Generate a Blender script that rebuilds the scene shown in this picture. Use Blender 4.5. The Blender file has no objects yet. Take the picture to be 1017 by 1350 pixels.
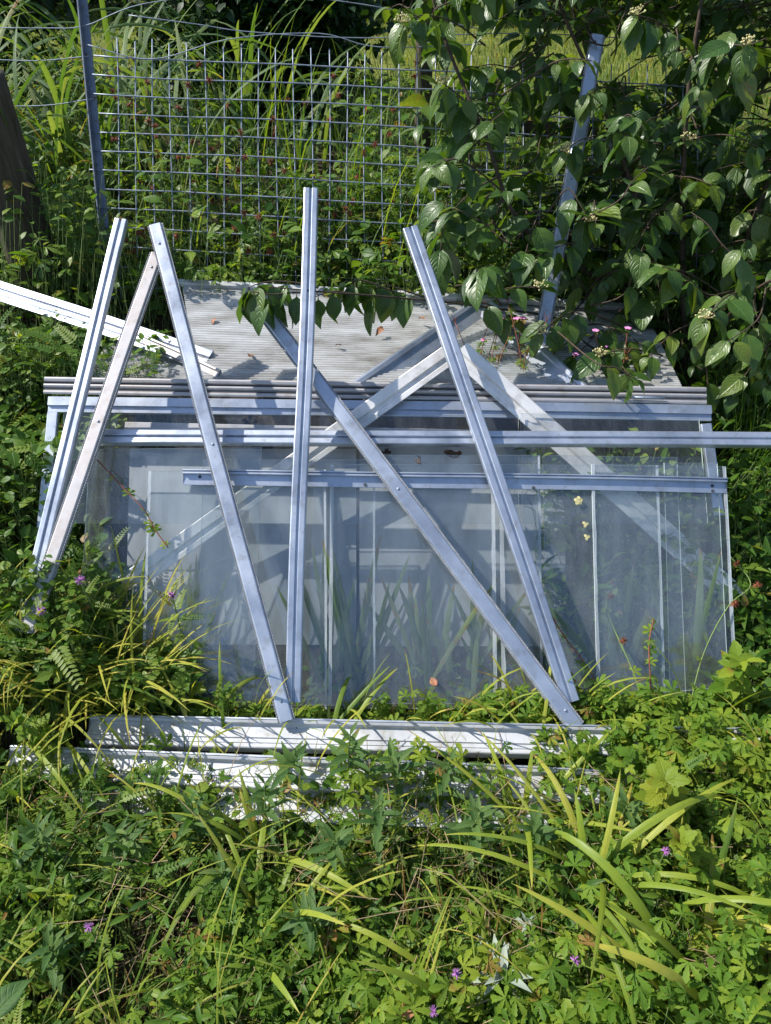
import bpy, math
import numpy as np
from mathutils import Vector

# ------------------------------------------------------------------ camera, world, sun
scene = bpy.context.scene
PITCH = math.radians(39.0)
FPX = 977.0                      # focal length in photograph pixels (1017 x 1350)
CAM = np.array([0.0, 0.0, 1.5])
cd = bpy.data.cameras.new("camera")
cam = bpy.data.objects.new("camera", cd)
scene.collection.objects.link(cam)
cam.location = CAM
cam.rotation_euler = (math.pi / 2 - PITCH, 0, 0)
cd.sensor_fit = 'VERTICAL'
cd.sensor_height = 36.0
cd.lens = 36.0 * FPX / 1350.0
cd.clip_start = 0.02
cd.clip_end = 500
scene.camera = cam

SUN = np.array([-0.66, 0.20, 0.72]); SUN /= np.linalg.norm(SUN)
sl = bpy.data.lights.new("sun", 'SUN')
sl.energy = 5.0
sl.angle = math.radians(0.53)
sl.color = (1.0, 0.955, 0.88)
so = bpy.data.objects.new("sun", sl)
scene.collection.objects.link(so)
so.rotation_euler = Vector(SUN).to_track_quat('Z', 'Y').to_euler()

w = bpy.data.worlds.new("World")
scene.world = w
w.use_nodes = True
nt = w.node_tree
sky = nt.nodes.new("ShaderNodeTexSky")
sky.sky_type = 'NISHITA'
sky.sun_disc = False
sky.sun_elevation = math.asin(SUN[2])
sky.sun_rotation = math.atan2(SUN[0], SUN[1])
sky.air_density = 1.0
sky.dust_density = 0.6
nt.links.new(sky.outputs[0], nt.nodes["Background"].inputs[0])
nt.nodes["Background"].inputs[1].default_value = 0.132
scene.view_settings.view_transform = 'Standard'
scene.view_settings.look = 'None'
scene.view_settings.exposure = 0.78
scene.view_settings.gamma = 1.0
scene.cycles.max_bounces = 10
scene.cycles.transparent_max_bounces = 40
scene.cycles.transmission_bounces = 6
scene.cycles.sample_clamp_indirect = 6.0

rng = np.random.default_rng(11)
col = scene.collection
CF = np.array([0, math.cos(PITCH), -math.sin(PITCH)])
CU = np.array([0, math.sin(PITCH), math.cos(PITCH)])


def W(x, y, t):
    """point seen at photograph pixel (x, y) at depth t metres along the view axis"""
    x = np.asarray(x, float); y = np.asarray(y, float); t = np.asarray(t, float)
    d = CF + ((x - 508.5) / FPX)[..., None] * np.array([1.0, 0, 0]) + ((675 - y) / FPX)[..., None] * CU
    return CAM + t[..., None] * d


def vnoise(x, y, s, seed=0):
    """smooth value noise 0..1"""
    x = np.asarray(x, float) / s + 71.3 * seed; y = np.asarray(y, float) / s + 13.7 * seed
    xi = np.floor(x); yi = np.floor(y); fx = x - xi; fy = y - yi
    fx = fx * fx * (3 - 2 * fx); fy = fy * fy * (3 - 2 * fy)
    def h(a, b):
        v = np.sin(a * 127.1 + b * 311.7 + seed * 17.0) * 43758.5453
        return v - np.floor(v)
    return (h(xi, yi) * (1 - fx) + h(xi + 1, yi) * fx) * (1 - fy) + (h(xi, yi + 1) * (1 - fx) + h(xi + 1, yi + 1) * fx) * fy


_PY = np.array([-60, -2, 0.0, 0.9, 1.1, 1.8, 2.4, 3.0, 6.0, 12, 30, 160])
_PZ = np.array([-0.3, -0.1, -0.04, -0.02, 0.0, 0.2, 0.40, 0.50, 0.58, 0.75, 1.0, 1.2])


def gz(x, y):
    x = np.asarray(x, float); y = np.asarray(y, float)
    z = np.interp(y, _PY, _PZ)
    return z + 0.03 * (vnoise(x, y, 0.35, 3) - 0.5) * np.clip(np.abs(y - 1.4) * 3, 0.2, 1)


# ------------------------------------------------------------------ materials
def new_mat(name):
    m = bpy.data.materials.new(name); m.use_nodes = True
    n = m.node_tree.nodes; n.clear()
    return m, n, m.node_tree.links


def N(nodes, typ, **kw):
    o = nodes.new(typ)
    for k, v in kw.items():
        setattr(o, k, v)
    return o


def ramp(nodes, stops):
    r = nodes.new("ShaderNodeValToRGB")
    e = r.color_ramp.elements
    while len(e) < len(stops):
        e.new(0.5)
    for el, (p, c) in zip(e, stops):
        el.position = p; el.color = (*c, 1)
    return r


def leaf_mat(name, c0, c1, c2, rough=0.45, trans=0.4, veins='mid', spec=0.22, vein_gain=1.35):
    m, n, L = new_mat(name)
    out = N(n, "ShaderNodeOutputMaterial")
    at = N(n, "ShaderNodeAttribute", attribute_name="tint")
    uv = N(n, "ShaderNodeUVMap")
    sep = N(n, "ShaderNodeSeparateXYZ"); L.new(uv.outputs[0], sep.inputs[0])
    geo = N(n, "ShaderNodeNewGeometry")
    noi = N(n, "ShaderNodeTexNoise"); noi.inputs["Scale"].default_value = 60; noi.inputs["Detail"].default_value = 3
    L.new(geo.outputs["Position"], noi.inputs["Vector"])
    a = N(n, "ShaderNodeMath", operation='MULTIPLY_ADD'); a.inputs[1].default_value = 0.35; a.inputs[2].default_value = -0.175
    L.new(noi.outputs["Fac"], a.inputs[0])
    b = N(n, "ShaderNodeMath", operation='ADD', use_clamp=True)
    L.new(a.outputs[0], b.inputs[0]); L.new(at.outputs["Fac"], b.inputs[1])
    stops = [(0.0, c0), (0.5, c1), (0.94, c2)]
    stops.append((1.0, (0.22, 0.13, 0.035)))
    r = ramp(n, stops); L.new(b.outputs[0], r.inputs[0])
    # |u|: distance from the midrib
    au = N(n, "ShaderNodeMath", operation='ABSOLUTE'); L.new(sep.outputs[0], au.inputs[0])
    mid = N(n, "ShaderNodeMapRange"); mid.inputs[1].default_value = 0.0; mid.inputs[2].default_value = 0.10
    mid.inputs[3].default_value = 1.0; mid.inputs[4].default_value = 0.0
    L.new(au.outputs[0], mid.inputs[0])
    hgt = mid.outputs[0]
    if veins in ('curve', 'pinnate', 'blade'):
        if veins == 'blade':
            k = N(n, "ShaderNodeMath", operation='MULTIPLY'); k.inputs[1].default_value = 22.0
            L.new(sep.outputs[0], k.inputs[0]); ph = k.outputs[0]
        else:
            q = N(n, "ShaderNodeMath", operation='POWER'); q.inputs[1].default_value = 1.6 if veins == 'curve' else 1.0
            L.new(au.outputs[0], q.inputs[0])
            k = N(n, "ShaderNodeMath", operation='MULTIPLY'); k.inputs[1].default_value = -0.42 if veins == 'curve' else -0.25
            L.new(q.outputs[0], k.inputs[0])
            s = N(n, "ShaderNodeMath", operation='ADD'); L.new(k.outputs[0], s.inputs[0]); L.new(sep.outputs[1], s.inputs[1])
            k2 = N(n, "ShaderNodeMath", operation='MULTIPLY'); k2.inputs[1].default_value = 38.0 if veins == 'curve' else 50.0
            L.new(s.outputs[0], k2.inputs[0]); ph = k2.outputs[0]
        sn = N(n, "ShaderNodeMath", operation='SINE'); L.new(ph, sn.inputs[0])
        ss = N(n, "ShaderNodeMapRange"); ss.inputs[1].default_value = 0.55; ss.inputs[2].default_value = 1.0
        ss.inputs[3].default_value = 0.0; ss.inputs[4].default_value = 0.7
        L.new(sn.outputs[0], ss.inputs[0])
        mx = N(n, "ShaderNodeMath", operation='MAXIMUM'); L.new(mid.outputs[0], mx.inputs[0]); L.new(ss.outputs[0], mx.inputs[1])
        hgt = mx.outputs[0]
    vc = N(n, "ShaderNodeMix", data_type='RGBA', blend_type='MULTIPLY')
    vc.inputs[7].default_value = (vein_gain, vein_gain * 0.97, vein_gain * 0.9, 1)
    L.new(hgt, vc.inputs[0]); L.new(r.outputs[0], vc.inputs[6])
    bp = N(n, "ShaderNodeBump"); bp.inputs["Strength"].default_value = 0.5; bp.inputs["Distance"].default_value = 0.0025
    bp.invert = True
    L.new(hgt, bp.inputs["Height"])
    p = N(n, "ShaderNodeBsdfPrincipled"); p.inputs["Roughness"].default_value = rough
    p.inputs["Specular IOR Level"].default_value = spec
    L.new(vc.outputs[2], p.inputs["Base Color"]); L.new(bp.outputs[0], p.inputs["Normal"])
    tr = N(n, "ShaderNodeBsdfTranslucent")
    tc = N(n, "ShaderNodeMix", data_type='RGBA', blend_type='MULTIPLY'); tc.inputs[0].default_value = 1
    tc.inputs[7].default_value = (1.9, 1.75, 0.55, 1)
    L.new(vc.outputs[2], tc.inputs[6]); L.new(tc.outputs[2], tr.inputs["Color"])
    mix = N(n, "ShaderNodeMixShader"); mix.inputs[0].default_value = trans
    L.new(p.outputs[0], mix.inputs[1]); L.new(tr.outputs[0], mix.inputs[2])
    L.new(mix.outputs[0], out.inputs[0])
    return m


def surf_mat(name, stops, scale=8, rough=(0.4, 0.6), metal=0.0, stretch=(1, 1, 1), bump=0.0, spec=0.5, detail=6, speck=None, grime=None):
    m, n, L = new_mat(name)
    out = N(n, "ShaderNodeOutputMaterial")
    tc = N(n, "ShaderNodeTexCoord")
    mp = N(n, "ShaderNodeMapping"); mp.inputs["Scale"].default_value = stretch
    L.new(tc.outputs["Object"], mp.inputs[0])
    noi = N(n, "ShaderNodeTexNoise"); noi.inputs["Scale"].default_value = scale; noi.inputs["Detail"].default_value = detail
    noi.inputs["Roughness"].default_value = 0.65
    L.new(mp.outputs[0], noi.inputs["Vector"])
    r = ramp(n, stops); L.new(noi.outputs["Fac"], r.inputs[0])
    c = r.outputs[0]
    if speck:
        n2 = N(n, "ShaderNodeTexNoise"); n2.inputs["Scale"].default_value = speck[0]; n2.inputs["Detail"].default_value = 8
        L.new(tc.outputs["Object"], n2.inputs["Vector"])
        mr = N(n, "ShaderNodeMapRange"); mr.inputs[1].default_value = speck[1]; mr.inputs[2].default_value = speck[2]
        L.new(n2.outputs["Fac"], mr.inputs[0])
        mx = N(n, "ShaderNodeMix", data_type='RGBA'); mx.inputs[7].default_value = (*speck[3], 1)
        L.new(mr.outputs[0], mx.inputs[0]); L.new(c, mx.inputs[6]); c = mx.outputs[2]
    if grime:
        n3 = N(n, "ShaderNodeTexNoise"); n3.inputs["Scale"].default_value = grime[0]; n3.inputs["Detail"].default_value = 12
        n3.inputs["Roughness"].default_value = 0.75
        L.new(tc.outputs["Object"], n3.inputs["Vector"])
        m3 = N(n, "ShaderNodeMapRange"); m3.inputs[1].default_value = grime[1]; m3.inputs[2].default_value = grime[2]; m3.inputs[4].default_value = grime[4]
        L.new(n3.outputs["Fac"], m3.inputs[0])
        x3 = N(n, "ShaderNodeMix", data_type='RGBA'); x3.inputs[7].default_value = (*grime[3], 1)
        L.new(m3.outputs[0], x3.inputs[0]); L.new(c, x3.inputs[6]); c = x3.outputs[2]
    p = N(n, "ShaderNodeBsdfPrincipled")
    p.inputs["Metallic"].default_value = metal; p.inputs["Specular IOR Level"].default_value = spec
    rr = N(n, "ShaderNodeMapRange"); rr.inputs[3].default_value = rough[0]; rr.inputs[4].default_value = rough[1]
    rr.inputs[1].default_value = 0.3; rr.inputs[2].default_value = 0.7
    L.new(noi.outputs["Fac"], rr.inputs[0]); L.new(rr.outputs[0], p.inputs["Roughness"])
    L.new(c, p.inputs["Base Color"])
    if bump:
        bp = N(n, "ShaderNodeBump"); bp.inputs["Strength"].default_value = 0.6; bp.inputs["Distance"].default_value = bump
        L.new(noi.outputs["Fac"], bp.inputs["Height"]); L.new(bp.outputs[0], p.inputs["Normal"])
    L.new(p.outputs[0], out.inputs[0])
    return m


def glass_mat(name, dust=0.07, tint=(0.975, 0.985, 0.985), dcol=(0.58, 0.64, 0.70)):  # grey dust film tinted blue, so its colour also carries sky haze
    m, n, L = new_mat(name)
    out = N(n, "ShaderNodeOutputMaterial")
    lw = N(n, "ShaderNodeLayerWeight")
    pw = N(n, "ShaderNodeMath", operation='POWER'); pw.inputs[1].default_value = 5.0; L.new(lw.outputs["Facing"], pw.inputs[0])
    fr = N(n, "ShaderNodeMath", operation='MULTIPLY_ADD', use_clamp=True); fr.inputs[1].default_value = 0.95; fr.inputs[2].default_value = 0.045
    L.new(pw.outputs[0], fr.inputs[0])
    tp = N(n, "ShaderNodeBsdfTransparent"); tp.inputs[0].default_value = (*tint, 1)
    gl = N(n, "ShaderNodeBsdfGlossy"); gl.inputs["Roughness"].default_value = 0.03
    mx = N(n, "ShaderNodeMixShader")
    L.new(fr.outputs[0], mx.inputs[0]); L.new(tp.outputs[0], mx.inputs[1]); L.new(gl.outputs[0], mx.inputs[2])
    tc = N(n, "ShaderNodeTexCoord")
    mp = N(n, "ShaderNodeMapping"); mp.inputs["Scale"].default_value = (5, 1.2, 1.2)
    L.new(tc.outputs["Object"], mp.inputs[0])
    no = N(n, "ShaderNodeTexNoise"); no.inputs["Scale"].default_value = 3.5; no.inputs["Detail"].default_value = 9
    no.inputs["Roughness"].default_value = 0.7
    L.new(mp.outputs[0], no.inputs["Vector"])
    mr = N(n, "ShaderNodeMapRange"); mr.inputs[1].default_value = 0.3; mr.inputs[2].default_value = 0.75
    mr.inputs[3].default_value = dust * 0.1; mr.inputs[4].default_value = dust * 2.6
    L.new(no.outputs["Fac"], mr.inputs[0])
    df = N(n, "ShaderNodeBsdfDiffuse"); df.inputs[0].default_value = (*dcol, 1)
    m2 = N(n, "ShaderNodeMixShader")
    L.new(mr.outputs[0], m2.inputs[0]); L.new(mx.outputs[0], m2.inputs[1]); L.new(df.outputs[0], m2.inputs[2])
    L.new(m2.outputs[0], out.inputs[0])
    return m


M = {}
M['alu'] = surf_mat("weathered_sky_blue_aluminium", [(0.28, (0.29, 0.32, 0.37)), (0.45, (0.41, 0.45, 0.52)), (0.72, (0.50, 0.545, 0.62))], scale=6,  # the blue of the reflected sky is painted into this base colour
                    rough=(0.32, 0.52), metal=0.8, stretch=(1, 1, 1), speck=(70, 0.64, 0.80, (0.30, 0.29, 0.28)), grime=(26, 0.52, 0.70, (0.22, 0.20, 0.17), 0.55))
M['alu_dull'] = surf_mat("dull_aluminium", [(0.25, (0.26, 0.25, 0.26)), (0.5, (0.38, 0.37, 0.38)), (0.8, (0.48, 0.47, 0.47))], scale=9,
                         rough=(0.45, 0.65), metal=0.4, speck=(22, 0.56, 0.78, (0.22, 0.19, 0.17)), grime=(9, 0.48, 0.66, (0.24, 0.19, 0.16), 0.6))
M['alu_sunlit'] = surf_mat('sunlit_pale_aluminium', [(0.28, (0.48, 0.46, 0.44)), (0.5, (0.68, 0.66, 0.64)), (0.75, (0.78, 0.77, 0.75))], scale=7,  # lighter aluminium, sunlight on the inner gable put into its colour
                          rough=(0.4, 0.6), metal=0.3, grime=(12, 0.5, 0.68, (0.26, 0.22, 0.19), 0.6))
M['white'] = surf_mat("white_paint", [(0.28, (0.20, 0.20, 0.195)), (0.42, (0.37, 0.38, 0.40)), (0.7, (0.49, 0.50, 0.52))], scale=7,
                      rough=(0.4, 0.6), metal=0.1, speck=(38, 0.6, 0.72, (0.28, 0.26, 0.22)), grime=(11, 0.5, 0.68, (0.20, 0.19, 0.13), 0.6))
M['rubber'] = surf_mat("black_rubber", [(0.3, (0.02, 0.02, 0.022)), (0.7, (0.06, 0.06, 0.065))], scale=40, rough=(0.6, 0.8))
M['galv'] = surf_mat("galvanised_steel", [(0.3, (0.15, 0.18, 0.23)), (0.7, (0.29, 0.33, 0.40))], scale=30, rough=(0.4, 0.6), metal=0.5)
M['steel'] = surf_mat("painted_steel", [(0.3, (0.10, 0.12, 0.16)), (0.7, (0.19, 0.22, 0.27))], scale=25, rough=(0.4, 0.65), metal=0.3,
                      speck=(60, 0.6, 0.7, (0.12, 0.06, 0.03)))
M['wood'] = surf_mat("old_timber", [(0.25, (0.025, 0.02, 0.010)), (0.55, (0.075, 0.06, 0.042)), (0.8, (0.14, 0.12, 0.09))], scale=14,
                     rough=(0.8, 0.95), stretch=(4, 4, 0.4), bump=0.01, spec=0.2)
M['bark'] = surf_mat("twig_bark", [(0.3, (0.03, 0.022, 0.015)), (0.7, (0.09, 0.065, 0.045))], scale=60, rough=(0.7, 0.9), spec=0.2)
M['soil'] = surf_mat("damp_soil", [(0.3, (0.018, 0.014, 0.010)), (0.55, (0.05, 0.04, 0.028)), (0.8, (0.085, 0.068, 0.045))], scale=18,
                     rough=(0.85, 1.0), bump=0.02, spec=0.1)
M['glass'] = glass_mat("dusty_sky_haze_glass", 0.036)
M['glass_clean'] = glass_mat("clear_glass", 0.02)
M['sealant'] = glass_mat('old_clear_sealant', 0.20, (0.9, 0.92, 0.93), (0.70, 0.73, 0.75))
M['edge'] = surf_mat("glass_edge", [(0.3, (0.42, 0.52, 0.52)), (0.7, (0.70, 0.78, 0.78))], scale=20, rough=(0.1, 0.25), spec=0.8)
M['straw'] = surf_mat("dry_straw", [(0.3, (0.16, 0.11, 0.06)), (0.7, (0.34, 0.25, 0.15))], scale=40, rough=(0.7, 0.9), spec=0.2)
M['seed'] = surf_mat("seed_head", [(0.3, (0.10, 0.025, 0.012)), (0.7, (0.26, 0.09, 0.05))], scale=90, rough=(0.7, 0.9), spec=0.2)
M['cream'] = surf_mat("cream_flower", [(0.3, (0.34, 0.30, 0.12)), (0.7, (0.62, 0.56, 0.30))], scale=90, rough=(0.7, 0.9), spec=0.2)
M['purple'] = surf_mat("purple_flower", [(0.3, (0.22, 0.07, 0.24)), (0.7, (0.45, 0.20, 0.46))], scale=90, rough=(0.6, 0.8), spec=0.2)
M['pink'] = surf_mat("pink_petal", [(0.3, (0.50, 0.14, 0.34)), (0.7, (0.70, 0.30, 0.52))], scale=60, rough=(0.6, 0.8), spec=0.2)
M['redstem'] = surf_mat("red_stem", [(0.3, (0.16, 0.035, 0.03)), (0.7, (0.26, 0.10, 0.05))], scale=60, rough=(0.6, 0.8), spec=0.3)
M['greenstem'] = surf_mat("green_stem", [(0.3, (0.08, 0.13, 0.03)), (0.7, (0.16, 0.22, 0.07))], scale=60, rough=(0.5, 0.7), spec=0.3)
M['mould'] = surf_mat('leaf_mould', [(0.3, (0.03, 0.018, 0.012)), (0.7, (0.10, 0.06, 0.04))], scale=70, rough=(0.8, 0.95), spec=0.2)
M['deadleaf'] = surf_mat("dead_leaf", [(0.3, (0.16, 0.06, 0.03)), (0.7, (0.36, 0.17, 0.09))], scale=50, rough=(0.6, 0.8), spec=0.3)


def polycarb_mat():
    m, n, L = new_mat("polycarbonate")
    out = N(n, "ShaderNodeOutputMaterial")
    tc = N(n, "ShaderNodeTexCoord")
    mp = N(n, "ShaderNodeMapping"); mp.inputs["Scale"].default_value = (1.2, 5, 5); L.new(tc.outputs["Object"], mp.inputs[0])
    no = N(n, "ShaderNodeTexNoise"); no.inputs["Scale"].default_value = 3.2; no.inputs["Detail"].default_value = 10; no.inputs["Roughness"].default_value = .72
    L.new(mp.outputs[0], no.inputs["Vector"])
    r = ramp(n, [(0.33, (0.20, 0.18, 0.15)), (0.47, (0.42, 0.415, 0.40)), (0.63, (0.63, 0.64, 0.65))]); L.new(no.outputs["Fac"], r.inputs[0])
    p = N(n, "ShaderNodeBsdfPrincipled"); p.inputs["Roughness"].default_value = 0.2; p.inputs["Specular IOR Level"].default_value = 0.8
    L.new(r.outputs[0], p.inputs["Base Color"])
    tp = N(n, "ShaderNodeBsdfTransparent"); tp.inputs[0].default_value = (0.85, 0.86, 0.85, 1)
    mx = N(n, "ShaderNodeMixShader"); mx.inputs[0].default_value = 0.62
    L.new(tp.outputs[0], mx.inputs[1]); L.new(p.outputs[0], mx.inputs[2])
    L.new(mx.outputs[0], out.inputs[0])
    return m


M['poly'] = polycarb_mat()
def frosted_mat():
    m, n, L = new_mat("frosted_sheet")
    out = N(n, "ShaderNodeOutputMaterial")
    tc = N(n, "ShaderNodeTexCoord")
    mp = N(n, "ShaderNodeMapping"); mp.inputs["Scale"].default_value = (4, 1, 1); L.new(tc.outputs["Object"], mp.inputs[0])
    no = N(n, "ShaderNodeTexNoise"); no.inputs["Scale"].default_value = 4; no.inputs["Detail"].default_value = 8
    L.new(mp.outputs[0], no.inputs["Vector"])
    r = ramp(n, [(0.3, (0.42, 0.42, 0.40)), (0.5, (0.58, 0.60, 0.62)), (0.72, (0.68, 0.70, 0.73))]); L.new(no.outputs["Fac"], r.inputs[0])
    d = N(n, "ShaderNodeBsdfDiffuse"); L.new(r.outputs[0], d.inputs[0])
    t = N(n, "ShaderNodeBsdfTranslucent"); L.new(r.outputs[0], t.inputs[0])
    mx = N(n, "ShaderNodeMixShader"); mx.inputs[0].default_value = 0.55
    L.new(d.outputs[0], mx.inputs[1]); L.new(t.outputs[0], mx.inputs[2]); L.new(mx.outputs[0], out.inputs[0])
    return m


M['backing'] = frosted_mat()

L_cinq = leaf_mat("cinquefoil_leaf", (0.034, 0.088, 0.008), (0.090, 0.175, 0.016), (0.200, 0.260, 0.024), veins='pinnate', rough=0.5)
L_weed = leaf_mat("weed_leaf", (0.027, 0.074, 0.010), (0.072, 0.148, 0.018), (0.170, 0.230, 0.030), rough=0.45)
L_mint = leaf_mat("mint_leaf", (0.030, 0.080, 0.025), (0.060, 0.125, 0.035), (0.115, 0.180, 0.050), veins='pinnate', rough=0.55)
L_dog = leaf_mat("dogwood_leaf", (0.022, 0.058, 0.010), (0.046, 0.100, 0.016), (0.125, 0.175, 0.024), veins='curve', rough=0.38, trans=0.33, spec=0.5)
L_strap = leaf_mat("strap_leaf", (0.036, 0.085, 0.022), (0.075, 0.140, 0.038), (0.17, 0.22, 0.08), veins='blade', rough=0.5, trans=0.35, spec=0.22)
L_gold = leaf_mat("golden_blade", (0.09, 0.165, 0.014), (0.21, 0.27, 0.026), (0.40, 0.37, 0.06), veins='blade', rough=0.42, trans=0.35, spec=0.4)
L_grass = leaf_mat("grass_blade", (0.045, 0.095, 0.015), (0.085, 0.140, 0.025), (0.190, 0.200, 0.060), veins='blade', rough=0.5, trans=0.35)
L_silver = leaf_mat("silver_leaf", (0.14, 0.19, 0.14), (0.22, 0.27, 0.21), (0.30, 0.33, 0.27), rough=0.7, trans=0.15, spec=0.2)
L_lime = leaf_mat("lime_leaf", (0.10, 0.16, 0.015), (0.16, 0.22, 0.02), (0.24, 0.27, 0.03), veins='pinnate', rough=0.5, trans=0.4)
L_hedge = leaf_mat("hedge_leaf", (0.012, 0.035, 0.010), (0.025, 0.060, 0.015), (0.050, 0.095, 0.022), rough=0.5, trans=0.25)


# ------------------------------------------------------------------ mesh accumulation
class Acc:
    def __init__(self):
        self.V = []; self.F4 = []; self.F3 = []; self.U = []; self.T = []; self.m4 = []; self.m3 = []; self.n = 0

    def add(self, V, F4=None, F3=None, U=None, T=None, mat=0):
        V = np.asarray(V, float).reshape(-1, 3); k = len(V)
        self.V.append(V)
        self.U.append(np.zeros((k, 2)) if U is None else np.asarray(U, float).reshape(-1, 2))
        self.T.append(np.full(k, 0.5) if T is None else np.broadcast_to(np.asarray(T, float).reshape(-1), (k,)))
        if F4 is not None and len(F4):
            f = np.asarray(F4, np.int64).reshape(-1, 4) + self.n; self.F4.append(f); self.m4.append(np.full(len(f), mat))
        if F3 is not None and len(F3):
            f = np.asarray(F3, np.int64).reshape(-1, 3) + self.n; self.F3.append(f); self.m3.append(np.full(len(f), mat))
        self.n += k

    def inst(self, tpl, R, P, tint, mat=0):
        """tpl = (V, F4, U); R (k,3,3) scaled rotation, P (k,3)"""
        V, F, U = tpl; k = len(P); n = len(V)
        if k == 0:
            return
        VV = np.einsum('kij,nj->kni', R, V) + P[:, None, :]
        FF = (F[None] + (np.arange(k) * n)[:, None, None]).reshape(-1, 4)
        self.add(VV.reshape(-1, 3), FF, None, np.tile(U, (k, 1)), np.repeat(tint, n), mat)

    def build(self, name, mats, parent=None, smooth=True, origin=None):
        V = np.concatenate(self.V) if self.V else np.zeros((0, 3))
        if origin is not None:
            V = V - np.asarray(origin)
        me = bpy.data.meshes.new(name)
        F4 = np.concatenate(self.F4) if self.F4 else np.zeros((0, 4), np.int64)
        F3 = np.concatenate(self.F3) if self.F3 else np.zeros((0, 3), np.int64)
        m = np.concatenate((self.m4 + self.m3)) if (self.m4 or self.m3) else np.zeros(0)
        li = np.concatenate([F4.ravel(), F3.ravel()])
        me.vertices.add(len(V)); me.vertices.foreach_set("co", V.ravel())
        me.loops.add(len(li)); me.loops.foreach_set("vertex_index", li.astype(np.int32))
        nf = len(F4) + len(F3)
        ls = np.concatenate([np.arange(len(F4)) * 4, len(F4) * 4 + np.arange(len(F3)) * 3]).astype(np.int32)
        me.polygons.add(nf)
        me.polygons.foreach_set("loop_start", ls)
        me.polygons.foreach_set("material_index", m.astype(np.int32))
        me.update(calc_edges=True)
        me.polygons.foreach_set("use_smooth", np.full(nf, smooth))
        U = np.concatenate(self.U)
        uvl = me.uv_layers.new(name="UVMap")
        uvl.data.foreach_set("uv", U[li].ravel().astype(np.float32))
        at = me.attributes.new("tint", 'FLOAT', 'POINT')
        at.data.foreach_set("value", np.concatenate(self.T).astype(np.float32))
        for mm in (mats if isinstance(mats, (list, tuple)) else [mats]):
            me.materials.append(mm)
        o = bpy.data.objects.new(name, me); col.objects.link(o)
        if parent is not None:
            o.parent = parent
            if origin is None:
                o.matrix_parent_inverse = Vector(parent.location).to_4d() and __import__('mathutils').Matrix.Translation(-Vector(parent.location))
        if origin is not None:
            o.location = origin
        return o


def tag(o, label=None, cat=None, group=None, kind=None):
    if label: o['label'] = label
    if cat: o['category'] = cat
    if group: o['group'] = group
    if kind: o['kind'] = kind
    return o


def empty(name, loc, label, cat, group=None):
    o = bpy.data.objects.new(name, None); col.objects.link(o)
    o.location = loc; o.empty_display_size = 0.05
    return tag(o, label, cat, group)


# ------------------------------------------------------------------ leaf templates (axis +Y, length 1, normal +Z)
def leaf_tpl(prof, n=8, across=2, fold=0.25, curl=0.25, serr=0.0, wave=0.0):
    s = np.linspace(0, 1, n + 1)
    wd = np.interp(s, [p[0] for p in prof], [p[1] for p in prof])
    if serr:
        wd = wd * (1 + serr * np.where(np.arange(n + 1) % 2 == 0, -1, 1))
    wd[-1] = 0.004
    us = np.linspace(-1, 1, 2 * across - 1 if across > 1 else 3) if across > 2 else np.array([-1.0, 0, 1.0])
    V = []; U = []
    for i in range(n + 1):
        for u in us:
            x = u * wd[i]
            z = fold * abs(x) - curl * s[i] ** 2 - 0.25 * fold * x * x / 0.2 + wave * math.sin(7 * s[i] + 2 * u) * abs(u)
            y = s[i] * (1 - 0.12 * curl * s[i])
            V.append((x, y, z)); U.append((u, s[i]))
    m = len(us); F = []
    for i in range(n):
        for j in range(m - 1):
            a = i * m + j
            F.append((a, a + 1, a + m + 1, a + m))
    return np.array(V), np.array(F), np.array(U)


def join_tpl(parts):
    V = []; F = []; U = []; n = 0
    for (v, f, u), R, p in parts:
        V.append(v @ np.asarray(R).T + np.asarray(p)); F.append(f + n); U.append(u); n += len(v)
    return np.concatenate(V), np.concatenate(F), np.concatenate(U)


def rotz(a):
    c, s = math.cos(a), math.sin(a)
    return np.array([[c, -s, 0], [s, c, 0], [0, 0, 1.0]])


def rotx(a):
    c, s = math.cos(a), math.sin(a)
    return np.array([[1.0, 0, 0], [0, c, -s], [0, s, c]])


OBOV = [(0, .03), (.25, .08), (.55, .155), (.78, .185), (.92, .12), (1, .02)]
LANC = [(0, .03), (.15, .10), (.4, .145), (.7, .10), (1, .01)]
OVATE = [(0, .03), (.12, .2), (.35, .31), (.6, .27), (.82, .14), (1, .01)]
ROUND = [(0, .04), (.15, .28), (.4, .42), (.7, .38), (.9, .2), (1, .03)]
lf = leaf_tpl(OBOV, 9, 2, 0.35, 0.25, 0.13)
T_palm5 = join_tpl([(lf, rotz(math.radians(a)) @ rotx(math.radians(-t)) * s, (0, 0, 0)) for a, s, t in
                    [(0, 1, 5), (48, .95, 8), (-48, .93, 6), (100, .72, 12), (-100, .7, 10)]])
T_tri = join_tpl([(leaf_tpl(OVATE, 9, 2, 0.3, 0.25, 0.10), rotz(math.radians(a)) * s, (0, 0.25 if a == 0 else 0.12, 0)) for a, s in
                  [(0, .8), (75, .7), (-75, .7)]])
pl = leaf_tpl([(0, .05), (.3, .2), (.7, .22), (1, .05)], 4, 2, 0.2, 0.1)
T_pinn = join_tpl([(pl, rotz(math.radians(sg * 62)) * (0.22 - 0.10 * k / 9), (0, 0.12 + 0.88 * k / 9, -0.2 * (k / 9) ** 2)) for k in range(10) for sg in (-1, 1)])
T_lanc = leaf_tpl(LANC, 8, 2, 0.4, 0.3)
T_lancs = leaf_tpl(LANC, 12, 2, 0.4, 0.35, 0.07)
T_ovate = leaf_tpl(OVATE, 8, 2, 0.25, 0.25, 0.05)
T_dog = [leaf_tpl(OVATE, 9, 3, 0.35, c, 0, 0.02) for c in (0.15, 0.35, 0.55)]
T_round = leaf_tpl(ROUND, 6, 2, 0.2, 0.2, 0.06)
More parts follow.
